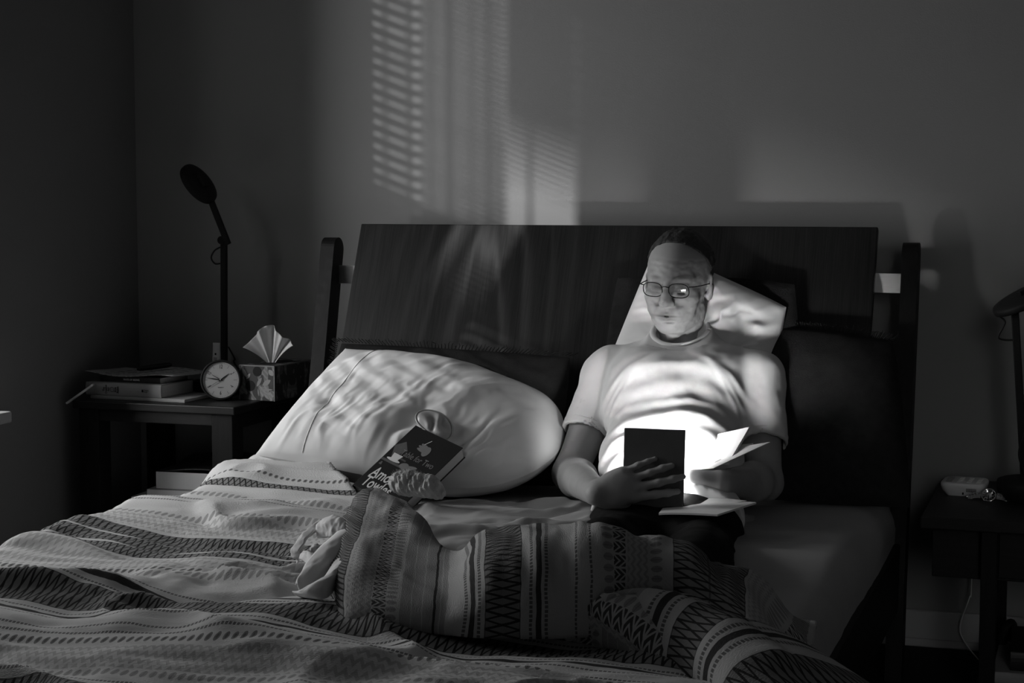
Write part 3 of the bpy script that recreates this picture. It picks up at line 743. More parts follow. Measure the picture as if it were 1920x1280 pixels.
# watch lying on its side bracelet
wt = empty('wrist_watch', (1.006,-.345,.45), math.radians(-4), 'steel wrist watch with a pale dial lying on right nightstand', 'watch')
wm = frame((0,0,.0115), (1,0,0), Vector((0,.62,.78)))
bm = bmesh.new(); lathe(bm, [(.0155,-.006),(.0185,-.004),(.019,.000),(.0175,.0025),(.0155,.0032),(.0152,.002)], 48, wm); obj('case', bm, M['chrome'], wt, True)
bm = bmesh.new(); lathe(bm, [(.0152,.0012),(.0152,.0018)], 40, wm); wd = obj('dial', bm, noisy('watch_dial', .62, .04, 60, .5, .3), wt)
bm = bmesh.new()
for k in range(12): box(bm, (-.0008,.0098,.0018), (.0008,.0135,.0022), wm @ Matrix.Rotation(2*PI*k/12,4,'Z'))
obj('hour_marks', bm, M['inkblack'], wd)
for nm, a, l in (('hour_hand',math.radians(185),.0075),('minute_hand',math.radians(176),.0115)): obj(nm, boxm((-.0005,0,.0022), (.0005,l,.0026), wm @ Matrix.Rotation(-a,4,'Z')), M['inkblack'], wd)
bm = bmesh.new(); lathe(bm, [(.002,-.003),(.002,.003)], 14, wm @ Matrix.Translation((.0205,0,-.001)) @ Matrix.Rotation(PI/2,4,'Y')); obj('crown', bm, M['chrome'], wt, True)
for s in (-1,1):
    for k in range(5):
        xx = s*(.0215+k*.0066); zz = .0105-.0005*k*k; yy = .0015*k
        for j, (w0,w1) in enumerate(((-.009,-.0042),(-.0038,.0038),(.0042,.009))):
            obj('bracelet_link', boxm((-.0030,w0,-.0012), (.0030,w1,.0012), frame((xx+(.0016 if j == 1 else 0),yy,zz), (1,0,-s*.10*k), Vector((0,.75,.66))), .0004, 1), M['steel'], wt)
bm = bmesh.new(); tube(bm, spline([(-.054,.006,.004),(-.03,.024,.003),(0,.030,.003),(.03,.024,.003),(.054,.006,.004)], 16), .0028, 6); obj('clasp_band', bm, M['steel'], wt, True)
# thin white cable behind the nightstand
bm = bmesh.new(); tube(bm, spline([(.953,-.045,.31), at(1821,1110,y=-.045), at(1818,1120,y=-.045), at(1800,1175,y=-.04), at(1812,1208,y=-.045), at(1838,1240,y=-.12)], 40), .0016, 6)
tag(obj('charging_cable', bm, M['whiteplastic'], None, True), 'thin white cable hanging below the right nightstand drawer', 'cable')
# shelf under it
book('pale boxed book lying at bottom of right nightstand shelf', 'hardback_book', (1.155,-.42,.066), 0, .24, .26, .026, M['greycover'], True, pages=M['paper'])
book('dark hardback with pale pages on right nightstand shelf', 'hardback_book', (1.178,-.40,.092), math.radians(2), .22, .25, .044, M['darkcover'], True, pages=M['paper'])
bm = bmesh.new(); tube(bm, spline([(1.040,-.30,.072),(1.045,-.28,.115),(1.058,-.26,.135),(1.062,-.22,.12),(1.06,-.18,.08)], 18), [.012]*19, 10)
tag(obj('headphone_band', bm, M['black'], None, True), 'black curved band leaning beside books on right shelf', 'headphones')
# ================================================================== DUVET, SHEETS, THINGS ON THE BED
from mathutils.bvhtree import BVHTree
def bvh_of(o):
    dg = bpy.context.evaluated_depsgraph_get(); bpy.context.view_layer.update()
    me = o.data; Mw = o.matrix_world
    return BVHTree.FromPolygons([Mw @ v.co for v in me.vertices], [p.vertices[:] for p in me.polygons])
def hit(bv, px, py):
    v = Vector(_cd + _cr*(px-960)/FPX - _cu*(py-640)/FPX).normalized(); p, n, i, d = bv.ray_cast(Vector(CAM), v)
    return (p, n if n.dot(v) < 0 else -n) if p is not None else (None, None)
def duvet_mat(name, bands, base=.50, dark=.030, mid=.10):
    """bands: (start, end, kind) across the stripes, in metres along uv.y; uv.x runs along the stripes"""
    m, nt, b = material(name, base, .92, .08); (u, v, _), uvv = coords(nt, 'UV'); _, vec = coords(nt)
    nz = noise(nt, uvv, 9, 3); weave = noise(nt, uvv, 240, 3, (1,2.0,1)); wob = noise(nt, uvv, 30, 2)
    vv = v+(wob-.5)*.006
    ink = 0.0; soft = 0.0; emb = weave*.35
    for a, e, kind in bands:
        inb = (vv > a)*(vv < e); t = (vv-a)/(e-a)
        if kind == 'line': ink = inb*.95+ink
        elif kind == 'thin': ink = inb*(((u*900).sin()) > -.6)*.75+ink
        elif kind == 'lattice':
            tri = ((u/.030).frac()*2-1).abs()
            l1 = ((t-tri).abs() < .13); l2 = ((t-(1-tri)).abs() < .10)
            soft = inb*.72+soft; ink = inb*(l1.max(l2))*.98+ink
            ink = ink+inb*((t-.5).abs() > .47)*.6
        elif kind == 'leaf':
            c = (u/.016).frac()-.5; d = c*c/.12+(t-.5)*(t-.5)/.22
            soft = inb*(d < 1)*.5+soft; ink = ink+inb*(c.abs() < .05)*.25
        elif kind == 'arrow':
            c = ((u/.021).frac()-.5); k = (t*.9-(.5-c.abs())*1.1)
            ink = inb*((k*2.2).frac() < .62)*(c.abs() < .42)*.9+ink
        elif kind == 'zig':
            tri = ((u/.016).frac()*2-1).abs(); q = ((t*3.2+tri*.55).frac() < .45)
            soft = inb*q*.34+soft; emb = emb+inb*q*.9
        elif kind == 'dots':
            c = (u/.015).frac()-.5; tt = t-.5
            soft = inb*((c*c/.10+tt*tt/.16) < 1)*.8+soft; ink = ink+inb*((c*c/.02+tt*tt/.05) < 1)*.5
        elif kind == 'shade': soft = inb*.45+soft
        elif kind == 'white': soft = soft-inb*.3
    # V or float safety
    col = base*(.88+nz*.22)
    col = col*(1-soft.min(1.0).max(-.2))+soft.min(1.0).max(0.0)*mid
    col = col*(1-ink.min(1.0))+ink.min(1.0)*dark
    setcol(nt, b, col); setbump(nt, b, emb+nz*.25, 1.0, .0045)
    return m
SB = [(-.90,-.885,'dots'),(-.945,-.92,'lattice'),(-1.03,-1.0,'leaf'),
      (-1.10,-1.07,'lattice'),(-1.135,-1.10,'lattice'),(-1.15,-1.145,'thin'),(-1.17,-1.162,'line'),(-1.185,-1.18,'thin'),(-1.245,-1.238,'thin'),(-1.275,-1.268,'thin'),
      (-1.36,-1.335,'leaf'),(-1.445,-1.365,'zig'),
      (-1.53,-1.46,'lattice'),(-1.60,-1.54,'lattice'),(-1.66,-1.61,'lattice'),(-1.83,-1.67,'zig'),(-1.865,-1.838,'dots'),(-1.90,-1.87,'leaf'),
      (-1.985,-1.979,'thin'),(-2.015,-2.003,'line'),(-2.035,-2.029,'thin'),
      (-2.135,-2.045,'lattice'),(-2.155,-2.149,'thin'),(-2.178,-2.166,'line'),(-2.198,-2.192,'thin'),
      (-2.245,-2.239,'thin'),(-2.265,-2.259,'thin'),(-2.30,-2.275,'dots'),(-2.38,-2.31,'zig'),(-2.405,-2.385,'leaf'),(-2.43,-2.424,'thin'),(-2.455,-2.449,'thin'),
      (-2.56,-2.47,'lattice'),(-2.58,-2.574,'thin'),(-2.60,-2.588,'line')]
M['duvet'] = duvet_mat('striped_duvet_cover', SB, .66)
dv = empty('duvet', (0,-1.6,.45), 0, 'striped woven duvet thrown back in a heap across the bed', 'duvet')
dvI = Matrix.Translation((0,1.6,-.45))
def spread():
    ns, ny = 330, 360; S0, S1, Y0, Y1 = -1.14, 1.10, -2.80, -.62
    s, y = np.meshgrid(np.linspace(S0,S1,ns+1), np.linspace(Y0,Y1,ny+1), indexing='xy')
    r = .07; xl = -.745; xr = .73; yf = -2.52
    def bend(c, e, sgn):   # lets the cloth round over an edge; returns along, drop
        d = np.maximum(0, sgn*(c-e)); a = np.minimum(d/r, PI/2); rest = np.maximum(0, d-r*PI/2)
        return np.where(d > 0, e+sgn*(r*np.sin(a)+rest*.10), c), r*(1-np.cos(a))+rest*.995
    x, d1 = bend(s, xl, -1); x, d1b = np.where(s > xr, bend(s, xr, 1)[0], x), np.where(s > xr, bend(s, xr, 1)[1], d1)
    yy, d2 = bend(y, yf, -1); drop = np.maximum(d1b, d2)
    P = np.stack([s, y], -1); Q = np.stack([s*.85, y*1.35], -1)
    warp = .10*np.stack([fbm(P,.45,61), fbm(P,.45,62)], -1)
    puff = .028*fbm(Q+warp, .36, 63)
    rid = 1-np.abs(fbm(Q*[1,1.3]+warp*1.6, .34, 64, 2)); rid = np.clip(rid-.55, 0, 1)**1.3
    fine = .0050*fbm(Q*[.8,1.6]+warp, .10, 66)
    diag = np.exp(-((y+1.95-.28*(s+.1)-.03*np.sin(9*s))/.035)**2)*np.exp(-((s+.12)/.32)**2)*(-.018)
    diag += np.exp(-((y+1.90-.30*s)/.06)**2)*np.exp(-((s+.45)/.25)**2)*.016
    diag += np.exp(-((y+2.28+.12*s)/.05)**2)*np.exp(-((s-.05)/.45)**2)*.014
    diag += np.exp(-((y+.98-.15*s)/.035)**2)*np.exp(-((s+.42)/.18)**2)*(-.014)
    diag += np.exp(-((y+1.30+.1*s)/.08)**2)*np.exp(-((s+.55)/.25)**2)*.012
    h = .052+puff+.050*rid+fine+1.3*diag
    tt_ = np.clip((y+1.12)/.34, 0, 1); h = h+.024*tt_*tt_*(3-2*tt_)*np.clip((-.15-s)/.25, 0, 1)
    side = np.clip(drop/.1, 0, 1)
    z = .435+h*(1-side)+.045*side-drop
    x = x+side*.012*fbm(np.stack([y*1.0, z*.6], -1), .16, 71)*np.sign(s)
    z = np.maximum(z, .05)
    vs = np.stack([x, yy, z], -1).reshape(-1,3); uv = np.stack([s, y], -1).reshape(-1,2)
    def yedge(q): return np.interp(q, [-1.2,-.80,-.60,-.36,-.24,-.18,.10,.30,2], [-.62,-.62,-.70,-.94,-1.10,-1.45,-1.72,-1.80,-1.85])
    idx = (np.arange(ny)[:,None]*(ns+1)+np.arange(ns)[None,:]).ravel()
    f = np.stack([idx, idx+1, idx+ns+2, idx+ns+1], -1)
    cs, cy = uv[f,0].mean(1), uv[f,1].mean(1)
    f = f[cy < yedge(cs)]
    used = np.unique(f); mp = -np.ones(len(vs), int); mp[used] = np.arange(len(used))
    return mesh_from('spread', vs[used], mp[f], uv[used])
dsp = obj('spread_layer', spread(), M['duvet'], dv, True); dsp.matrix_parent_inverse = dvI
md = dsp.modifiers.new('thick','SOLIDIFY'); md.thickness = .028; md.offset = -1
def lerp_px(rows, n):
    return spline(rows, n)
def fold(name, base_px, ridge_px, ridge_z, base_z, mat, back, seed, n=240, m=70, v0=600, bul=1.0, wr=.012, vscale=.00115):
    B = spline([at(px, py, z=base_z) for px, py in base_px], n); Rg = spline([at(px, py, z=zz) for (px, py), zz in zip(ridge_px, ridge_z)], n)
    vpx = spline([((a[0]+b[0])/2, 0) for a, b in zip(base_px, ridge_px)], n)[:,0]
    vs, uv = [], []; arc = np.zeros(n+1)
    rows = []
    for k in range(m+1):
        t = k/m
        if t < .68:
            q = t/.68; h = (Rg[:,2]-B[:,2])[:,None]; up = np.array([0,0,1.0]); hor = (Rg-B)*[1,1,0]
            c1 = B+up*h*.85*bul-hor*.10*bul; c2 = Rg-hor*.42+up*.022*bul
            p = B*(1-q)**3+3*c1*q*(1-q)**2+3*c2*q*q*(1-q)+Rg*q**3
        else:
            q = (t-.68)/.32; hor = (Rg-B)*[1,1,0]; hor = hor/np.maximum(np.linalg.norm(hor,axis=1),.02)[:,None]
            e = Rg+hor*back; e = np.array(e); e[:,2] = .455; c1 = Rg+hor*back*.45; c1[:,2] = Rg[:,2]-.004
            p = Rg*(1-q)**2+2*c1*q*(1-q)+e*q*q
        rows.append(p)
    P = np.stack(rows, 0); dd = np.linalg.norm(np.diff(P, axis=0), axis=2); al = np.concatenate([np.zeros((1,n+1)), np.cumsum(dd,0)], 0)
    U, Vv = al, np.repeat(((vpx-v0)*vscale)[None,:], m+1, 0)
    tq = np.linspace(0,1,m+1)[:,None]; env = np.sin(PI*np.clip(tq/.9,0,1))**.6
    q2 = np.stack([Vv*1.6+.05*fbm(np.stack([U,Vv],-1),.2,seed+5), U*.7], -1)
    w = (fbm(q2, .16, seed)*.9+(1-np.abs(fbm(q2*[.8,1.2], .2, seed+9)))*.6-.3)*wr
    dn = np.gradient(P, axis=0); ds = np.gradient(P, axis=1); nn = np.cross(ds, dn); nn /= np.maximum(np.linalg.norm(nn,axis=2),1e-6)[...,None]
    P = P+nn*(w*env)[...,None]
    idx = (np.arange(m)[:,None]*(n+1)+np.arange(n)[None,:]).ravel(); f = np.stack([idx, idx+1, idx+n+2, idx+n+1], -1)
    me = mesh_from(name, P.reshape(-1,3), f, np.stack([U,Vv],-1).reshape(-1,2))
    o = obj(name, me, mat, dv, True); o.matrix_parent_inverse = dvI
    mo = o.modifiers.new('thick','SOLIDIFY'); mo.thickness = .012; mo.offset = -1
    return o
k = .00115
def PX(a, e, kind): return ((a-600)*k, (e-600)*k, kind)
FB = [PX(600,672,'lattice'),PX(640,648,'white'),PX(676,718,'zig'),PX(719,741,'arrow'),PX(741,760,'leaf'),PX(765,838,'shade'),PX(782,784,'white'),PX(800,802,'white'),PX(818,822,'line'),PX(828,830,'white'),
      PX(868,874,'thin'),PX(880,890,'line'),PX(896,902,'thin'),PX(910,976,'lattice'),PX(992,998,'thin'),PX(1005,1015,'line'),PX(1021,1027,'thin'),
      PX(1078,1082,'thin'),PX(1104,1108,'thin'),PX(1128,1148,'leaf'),PX(1149,1172,'arrow'),PX(1176,1216,'zig'),PX(1220,1242,'leaf'),PX(1262,1330,'lattice'),PX(1330,1400,'lattice'),PX(1405,1440,'zig'),PX(1444,1470,'leaf'),PX(1475,1500,'arrow')]
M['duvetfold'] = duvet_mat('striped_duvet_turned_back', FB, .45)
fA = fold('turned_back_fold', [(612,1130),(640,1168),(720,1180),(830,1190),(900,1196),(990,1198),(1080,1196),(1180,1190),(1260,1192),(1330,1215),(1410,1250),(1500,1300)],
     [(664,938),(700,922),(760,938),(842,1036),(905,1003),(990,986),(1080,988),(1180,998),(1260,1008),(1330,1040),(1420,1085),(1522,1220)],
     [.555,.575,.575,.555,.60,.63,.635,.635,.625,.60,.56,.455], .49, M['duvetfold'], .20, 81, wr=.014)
FB2 = [PX(1075,1100,'zig'),PX(1100,1125,'arrow'),PX(1125,1145,'leaf'),PX(1150,1205,'shade'),PX(1160,1162,'white'),PX(1180,1182,'white'),PX(1232,1238,'thin'),PX(1245,1257,'line'),PX(1264,1270,'thin'),
       PX(1285,1350,'lattice'),PX(1362,1368,'thin'),PX(1374,1384,'line'),PX(1390,1396,'thin'),PX(1420,1480,'lattice')]
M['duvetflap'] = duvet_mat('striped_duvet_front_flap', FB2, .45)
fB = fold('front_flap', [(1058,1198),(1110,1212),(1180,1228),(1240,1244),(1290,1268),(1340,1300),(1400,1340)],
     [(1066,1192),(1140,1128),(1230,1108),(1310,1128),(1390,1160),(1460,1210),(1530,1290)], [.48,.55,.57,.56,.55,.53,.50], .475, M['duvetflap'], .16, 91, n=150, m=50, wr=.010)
# ---- rumpled top sheet between pillow and heap
def topsheet():
    n = 150; x, y = np.meshgrid(np.linspace(-.32,.52,n+1), np.linspace(-1.62,-.66,n+1), indexing='xy'); P = np.stack([x,y],-1)
    wp = .09*np.stack([fbm(P,.3,101),fbm(P,.3,102)],-1); Q = np.stack([x*.9+y*.5, y*1.6-x*.5],-1)+wp
    rid = np.clip(1-np.abs(fbm(Q,.26,103,2))-.5, 0, 1)
    ed = np.clip(np.minimum(np.minimum((x+.32)/.12,(.52-x)/.12), np.minimum((y+1.62)/.1,(-.66-y)/.08)), 0, 1)
    z = .437+ed*(.010+.055*rid**1.2+.008*fbm(Q,.09,105))
    idx = (np.arange(n)[:,None]*(n+1)+np.arange(n)[None,:]).ravel(); f = np.stack([idx,idx+1,idx+n+2,idx+n+1],-1)
    return mesh_from('top_sheet', np.stack([x,y,z],-1).reshape(-1,3), f)
o = obj('top_sheet', topsheet(), M['topsheet'], None, True); tag(o, 'rumpled plain sheet between the white pillow and the duvet heap', 'sheet')
bpy.context.view_layer.update()
pilo = [c for c in bpy.data.objects['sleeping_pillow'].children if c.name.startswith('pillowcase')][0]; bvP = bvh_of(pilo); bvD = bvh_of(dsp)
# ---- book leaning on the pillow
TL = Vector(at(780,797,y=-.735)); BL = Vector(at(662,908,y=-.900)); TR = Vector(at(838,850,y=-.80))
H_, W_b, T_ = .226, .150, .034
up = (TL-BL).normalized(); rt = TR-TL; rt = (rt-up*rt.dot(up)).normalized(); nr = rt.cross(up)
ctr = TL-up*H_/2+rt*W_b/2
nb = book('dark hardback novel with white lettering leaning on the white pillow', 'hardback_book', (0,0,0), 0, H_, W_b, T_, M['darkcover'])
nb.matrix_world = Matrix((-up, rt, nr)).transposed().to_4x4(); nb.location = ctr-nr*T_
def cov(r, q, a=0): # cover print frame: r from the spine, q from the bottom
    return Matrix(((0,-1,0,-(q-H_/2)),(1,0,0,r-W_b/2),(0,0,1,T_+.0003),(0,0,0,1))) @ Matrix.Rotation(a,4,'Z')
text('author_name', 'Amor', .046, M['inkwhite'], nb, cov(.012,.058), .62, align='LEFT', bold=.0006)
text('author_name', 'Towles', .046, M['inkwhite'], nb, cov(.012,.026), .62, align='LEFT', bold=.0006)
text('cover_note', 'Author of', .008, M['inkgrey'], nb, cov(.05,.006), .9, align='LEFT')
text('cover_mark', '&', .014, M['inkgrey'], nb, cov(.010,.088), .9)
text('book_title', 'Table for Two', .026, M['inkgrey'], nb, cov(.030,.140), .66, align='LEFT')
text('cover_note', 'Fictions', .010, M['inkgrey'], nb, cov(.032,.122), .9, align='LEFT')
def cprint(name, pts, mat, dz=0):
    bm = bmesh.new(); C_ = cov(0,0); bm.faces.new([bm.verts.new(C_ @ Vector((p[0], p[1], dz))) for p in pts]); 
    r_ = bmesh.ops.extrude_face_region(bm, geom=list(bm.faces))
    for v in r_['geom']:
        if isinstance(v, bmesh.types.BMVert): v.co.z -= .0003
    bmesh.ops.recalc_face_normals(bm, faces=bm.faces); return obj(name, bm, mat, nb)
def oval(cx, cy, rx, ry, n=18, a=0): return [(cx+rx*math.cos(t)*math.cos(a)-ry*math.sin(t)*math.sin(a), cy+rx*math.cos(t)*math.sin(a)+ry*math.sin(t)*math.cos(a)) for t in np.linspace(0,2*PI,n+1)[:-1]]
M['inkdim'] = noisy('dim_print', .12, .2, 60, .6, .2)
cprint('table_edge_print', [(0,.098),(.15,.098),(.15,.105),(0,.105)], M['inkdim'])
cprint('sleeve_print', [(.02,.112),(.0,.150),(.018,.172),(.04,.150)], M['inkdim'])
cprint('saucer_print', oval(.030,.110,.020,.0045), M['inkwhite'], .0002)
cprint('cup_print', [(.020,.113),(.040,.113),(.044,.130),(.016,.130)], M['inkwhite'], .0003)
for i, (x, y, rx, ry, a) in enumerate(((.085,.112,.016,.0045,.3),(.083,.105,.018,.0042,.2),(.080,.099,.016,.004,.05),(.066,.108,.012,.009,.4))): cprint('lower_hand_print', oval(x,y,rx,ry,14,a), M['inkgrey'], .0002+.00005*i)
for i, (x, y, rx, ry, a) in enumerate(((.070,.182,.015,.0045,-.25),(.068,.175,.016,.0045,-.2),(.068,.168,.014,.0045,-.1),(.082,.170,.010,.016,.1))): cprint('upper_hand_print', oval(x,y,rx,ry,14,a), M['inkgrey'], .0002+.00005*i)
cprint('cigarette_print', [(.062,.186),(.064,.186),(.072,.204),(.070,.204)], M['inkwhite'], .0004)
# ---- satin sleep mask on the pillow above the book
def mask_mesh():
    n, m = 48, 14; vs, fs = [], []
    for side in (1,-1):
        for j in range(m+1):
            r = j/m
            for i in range(n):
                a = 2*PI*i/n; k = 1+.10*math.cos(2*a)-.06*math.sin(3*a)
                th = side*.008*math.sqrt(max(0,1-r**4))
                xx_, yy_ = .046*r*math.cos(a), .034*r*math.sin(a); w = .0042*math.sin(150*(xx_*.55+yy_)+1.6*math.sin(90*xx_))*(1-r**4)
                vs.append((.046*r*k*math.cos(a), .034*r*k*math.sin(a), th+w*(1 if side > 0 else .3)))
    for s_ in (0,1):
        b0 = s_*(m+1)*n
        for j in range(m):
            for i in range(n):
                q = (b0+j*n+i, b0+j*n+(i+1)%n, b0+(j+1)*n+(i+1)%n, b0+(j+1)*n+i); fs.append(q[::-1] if s_ == 0 else q)
    return mesh_from('sleep_mask', vs, fs)
pc, pn = hit(bvP, 816, 800)
mk = empty('sleep_mask', (0,0,0), 0, 'shiny satin sleep mask on the white pillow above the book', 'sleep mask')
mx = Vector((.8,-.2,-.5)); mx = (mx-pn*mx.dot(pn)).normalized()
mk.matrix_world = frame(pc+pn*.010, mx, pn.cross(mx))
obj('mask_pad', mask_mesh(), M['satin'], mk, True)
bm = bmesh.new(); tube(bm, [(.046*1.05*math.cos(a)*(1+.10*math.cos(2*a)-.06*math.sin(3*a)), .034*1.05*math.sin(a)*(1+.10*math.cos(2*a)-.06*math.sin(3*a)), .001) for a in np.linspace(0,2*PI,49)], .0020, 6)
obj('mask_piping', bm, M['satin'], mk, True)
# ---- fuzzy sock bundled against the book
sk = Vector(at(772,906,y=-.945))
M['fuzzy'] = noisy('fuzzy_knit', .5, .45, 40, .95, .05, .9, 260, .004, (3,1,1))
g = SDF((-.075,-.05,-.05), (.085,.05,.055), .0022)
g.ell((-.012,0,0), (.046,.032,.030), .01); g.ell((.035,.004,-.004), (.030,.028,.026), .018); g.cap((.048,.01,-.005),(.064,.012,-.02), .018,.014,.02)
for x in (-.03,-.002,.028): g.cap((x,-.036,-.01),(x+.012,0,.036), .0035, .0035, .012, 'sub')
g.disp(lambda P: .0016*fbm(P, .008, 5, 2)+.0012*np.sin(P[...,0]*520+P[...,2]*200), .012)
v, F = g.mesh(1)
so = empty('knitted_sock', sk, math.radians(-8), 'fuzzy striped knit sock bundled against the leaning book', 'sock')
obj('knit_body', npmesh('knit_body', v, F), M['fuzzy'], so, True)
bm = bmesh.new()
for i in range(420):
    a = rng.uniform(.1, PI-.1); x = rng.uniform(-.045,.04); rr_ = .030*math.sqrt(max(.05,1-((x+.01)/.055)**2)); p = np.array([x,-rr_*math.cos(a),rr_*.95*math.sin(a)]); d_ = p*[.4,1,1]; d_ = d_/np.linalg.norm(d_); l = rng.uniform(.003,.007)
    tube(bm, [p, p+d_*l+rng.normal(0,.001,3)], [.00035,.0001], 3)
oo = obj('fuzz', bm, M['fuzzy'], so); oo['kind'] = 'stuff'
# ---- crumpled white cloth lying on the duvet
def ribbon(pts, wid, tw, th=.004, n=60, m=16, arch=.012, seed=0):
    """folded strip of cloth: centre line, half width, side direction per point"""
    C_ = spline(pts, n); Wd = np.interp(np.linspace(0,1,n+1), np.linspace(0,1,len(wid)), wid); Tw = spline(tw, n); Tw /= np.linalg.norm(Tw,axis=1)[:,None]
    T_ = np.gradient(C_, axis=0); T_ /= np.linalg.norm(T_,axis=1)[:,None]; N_ = np.cross(T_, Tw); N_ /= np.linalg.norm(N_,axis=1)[:,None]
    N_[N_[:,2] < 0] *= -1
    t = np.linspace(-1,1,m+1); P = C_[:,None,:]+Tw[:,None,:]*(Wd[:,None]*t)[...,None]+N_[:,None,:]*(arch*(1-np.abs(t)**2.2))[None,:,None]
    P = P+N_[:,None,:]*(.003*fbm(np.stack(np.meshgrid(np.linspace(0,.2,n+1),t*.05,indexing='ij'),-1),.03,seed))[...,None]
    idx = (np.arange(n)[:,None]*(m+1)+np.arange(m)[None,:]).ravel(); f = np.stack([idx,idx+1,idx+m+2,idx+m+1],-1)
    return P.reshape(-1,3), f
M['hanky'] = sheet_mat('white_cotton', .8, .25)
hk = Vector(hit(bvD,600,1085)[0]); he = empty('crumpled_cloth', hk, 0, 'crumpled white cloth beside the duvet heap', 'cloth')
def hp(px, py, dz): # offset from the cloth's base on the duvet, at a height above it
    return np.array(at(px-6, py, z=hk.z+.012+dz))-np.array(hk)
parts = []
parts.append(ribbon([hp(566,1108,.012), hp(592,1076,.034), hp(625,1040,.042), hp(668,1000,.040), hp(705,972,.022)], [.016,.030,.034,.032,.022], [(.6,-.5,-.45),(.65,-.5,-.4),(.65,-.5,-.35),(.65,-.5,-.3),(.65,-.5,-.3)], arch=.016, seed=1))
parts.append(ribbon([hp(572,1116,.008), hp(612,1106,.028), hp(645,1062,.036), hp(690,1015,.030)], [.012,.026,.028,.022], [(.6,-.7,-.3),(.6,-.7,-.3),(.6,-.7,-.3),(.6,-.7,-.3)], arch=.020, seed=2))
parts.append(ribbon([hp(566,1048,.012), hp(572,1026,.030), hp(588,1004,.042), hp(606,990,.040), hp(632,990,.046)], [.014,.022,.020,.016,.012], [(.4,-.8,.3)]*5, arch=.014, seed=3))
parts.append(ribbon([hp(604,992,.046), hp(628,986,.058), hp(648,994,.054), hp(650,1010,.040)], [.020,.026,.024,.018], [(.1,-.7,-.7)]*4, arch=.010, seed=4))
parts.append(ribbon([hp(572,1052,.008), hp(585,1046,.022), hp(598,1060,.022), hp(606,1078,.02)], [.012,.016,.014,.012], [(.8,-.2,.3)]*4, arch=.010, seed=5))
v, F = join(parts); o = obj('folded_cotton', npmesh('folded_cotton', v, F), M['hanky'], he, True)
mo = o.modifiers.new('thick','SOLIDIFY'); mo.thickness = .0022
g = SDF((-.03,-.03,-.03), (.03,.03,.03), .0016); g.ell((0,0,0),(.014,.012,.016),.005); g.disp(lambda P: .003*fbm(P,.008,9,2), .01); v, F = g.mesh(0)
o = obj('fluff', npmesh('fluff', v+hp(600,1036,.026), F), M['hanky'], he, True)
# ================================================================== THE READER
axis = np.array([-.13,.86,.40]); axis /= np.linalg.norm(axis)          # pelvis -> neck
fr = np.array([.05,-.42,.90]); fr -= axis*(fr@axis); fr /= np.linalg.norm(fr)  # out of the chest
sd = np.cross(axis, fr); sd /= np.linalg.norm(sd); sd = sd if sd[0] > 0 else -sd
RT = np.stack([sd, axis, fr], 1)
chest, belly, pelvis = np.array([.282,-.50,.665]), np.array([.318,-.70,.565]), np.array([.352,-.88,.462])
shR, shL = np.array([.092,-.405,.722]), np.array([.458,-.405,.722])   # his right (left in view), his left
elR, elL = np.array([.035,-.565,.500]), np.array([.512,-.575,.505])
neck0 = np.array([.268,-.392,.772])
HC = np.array([.262,-.398,.960])    # head centre at eye height
# tablet and hands
tab_c = np.array(at(1226,880,y=-.955)); tab_up = np.array([0,.12,1.0]); tab_up /= np.linalg.norm(tab_up); tab_x = np.array([1,.05,0]); tab_x /= np.linalg.norm(tab_x); tab_n = -np.cross(tab_x, tab_up)  # towards the reader
TW, TH = .134, .176
def orient(f, n):
    f = np.array(f, float); f /= np.linalg.norm(f); n = np.array(n, float); n -= f*(n@f); n /= np.linalg.norm(n); return f, n
def hand(g, wrist, f, n, thumb_side, curls, spread=.10, thumb=None, thumb_r=.0098):
    """f: wrist to knuckles, n: way the palm faces, thumb_side: +1/-1 times f x n"""
    f, n = orient(f, n); s = np.cross(f, n)*thumb_side; w = np.array(wrist, float)
    names = [(.030,(.046,.027,.021),.0094), (.010,(.050,.031,.022),.0097), (-.011,(.046,.029,.021),.0092), (-.030,(.036,.022,.018),.0082)]
    for i, (off, ls, r) in enumerate(names):
        base = w+f*(.088-.010*abs(i-1))+s*off; root = w+s*off*.45+f*.012
        g.cap(root, base, .0165, .0120, .014)
        c = curls[i] if hasattr(curls[0], '__len__') else curls
        ang = 0; p = base; fan = (off/.03)*spread
        for j, l in enumerate(ls):
            ang += c[j]; d = (f+s*fan)*math.cos(ang)+n*math.sin(ang); d /= np.linalg.norm(d); q = p+d*l
            g.cap(p, q, r*(1-.08*j), r*(1-.08*(j+1)), .006); p = q
    g.ell(w+f*.048, (.036,.036,.017), .016, np.stack([s, f, n], 1))
    g.ell(w+f*.036+s*.026+n*.010, (.019,)*3, .016)
    tp = [w+f*.016+s*.020+n*.006, w+f*.046+s*.042+n*.016]
    if thumb is None: thumb = [(.6,.45,.4), (.8,.1,.45)]
    p = tp[1]
    g.cap(tp[0], tp[1], .0165, .0125, .014)
    for (a, b, c), l, r in zip(thumb, (.036,.029), (thumb_r, thumb_r*.86)):
        d = f*a+s*b+n*c; d /= np.linalg.norm(d); q = p+d*l; g.cap(p, q, r*1.05, r, .006); p = q
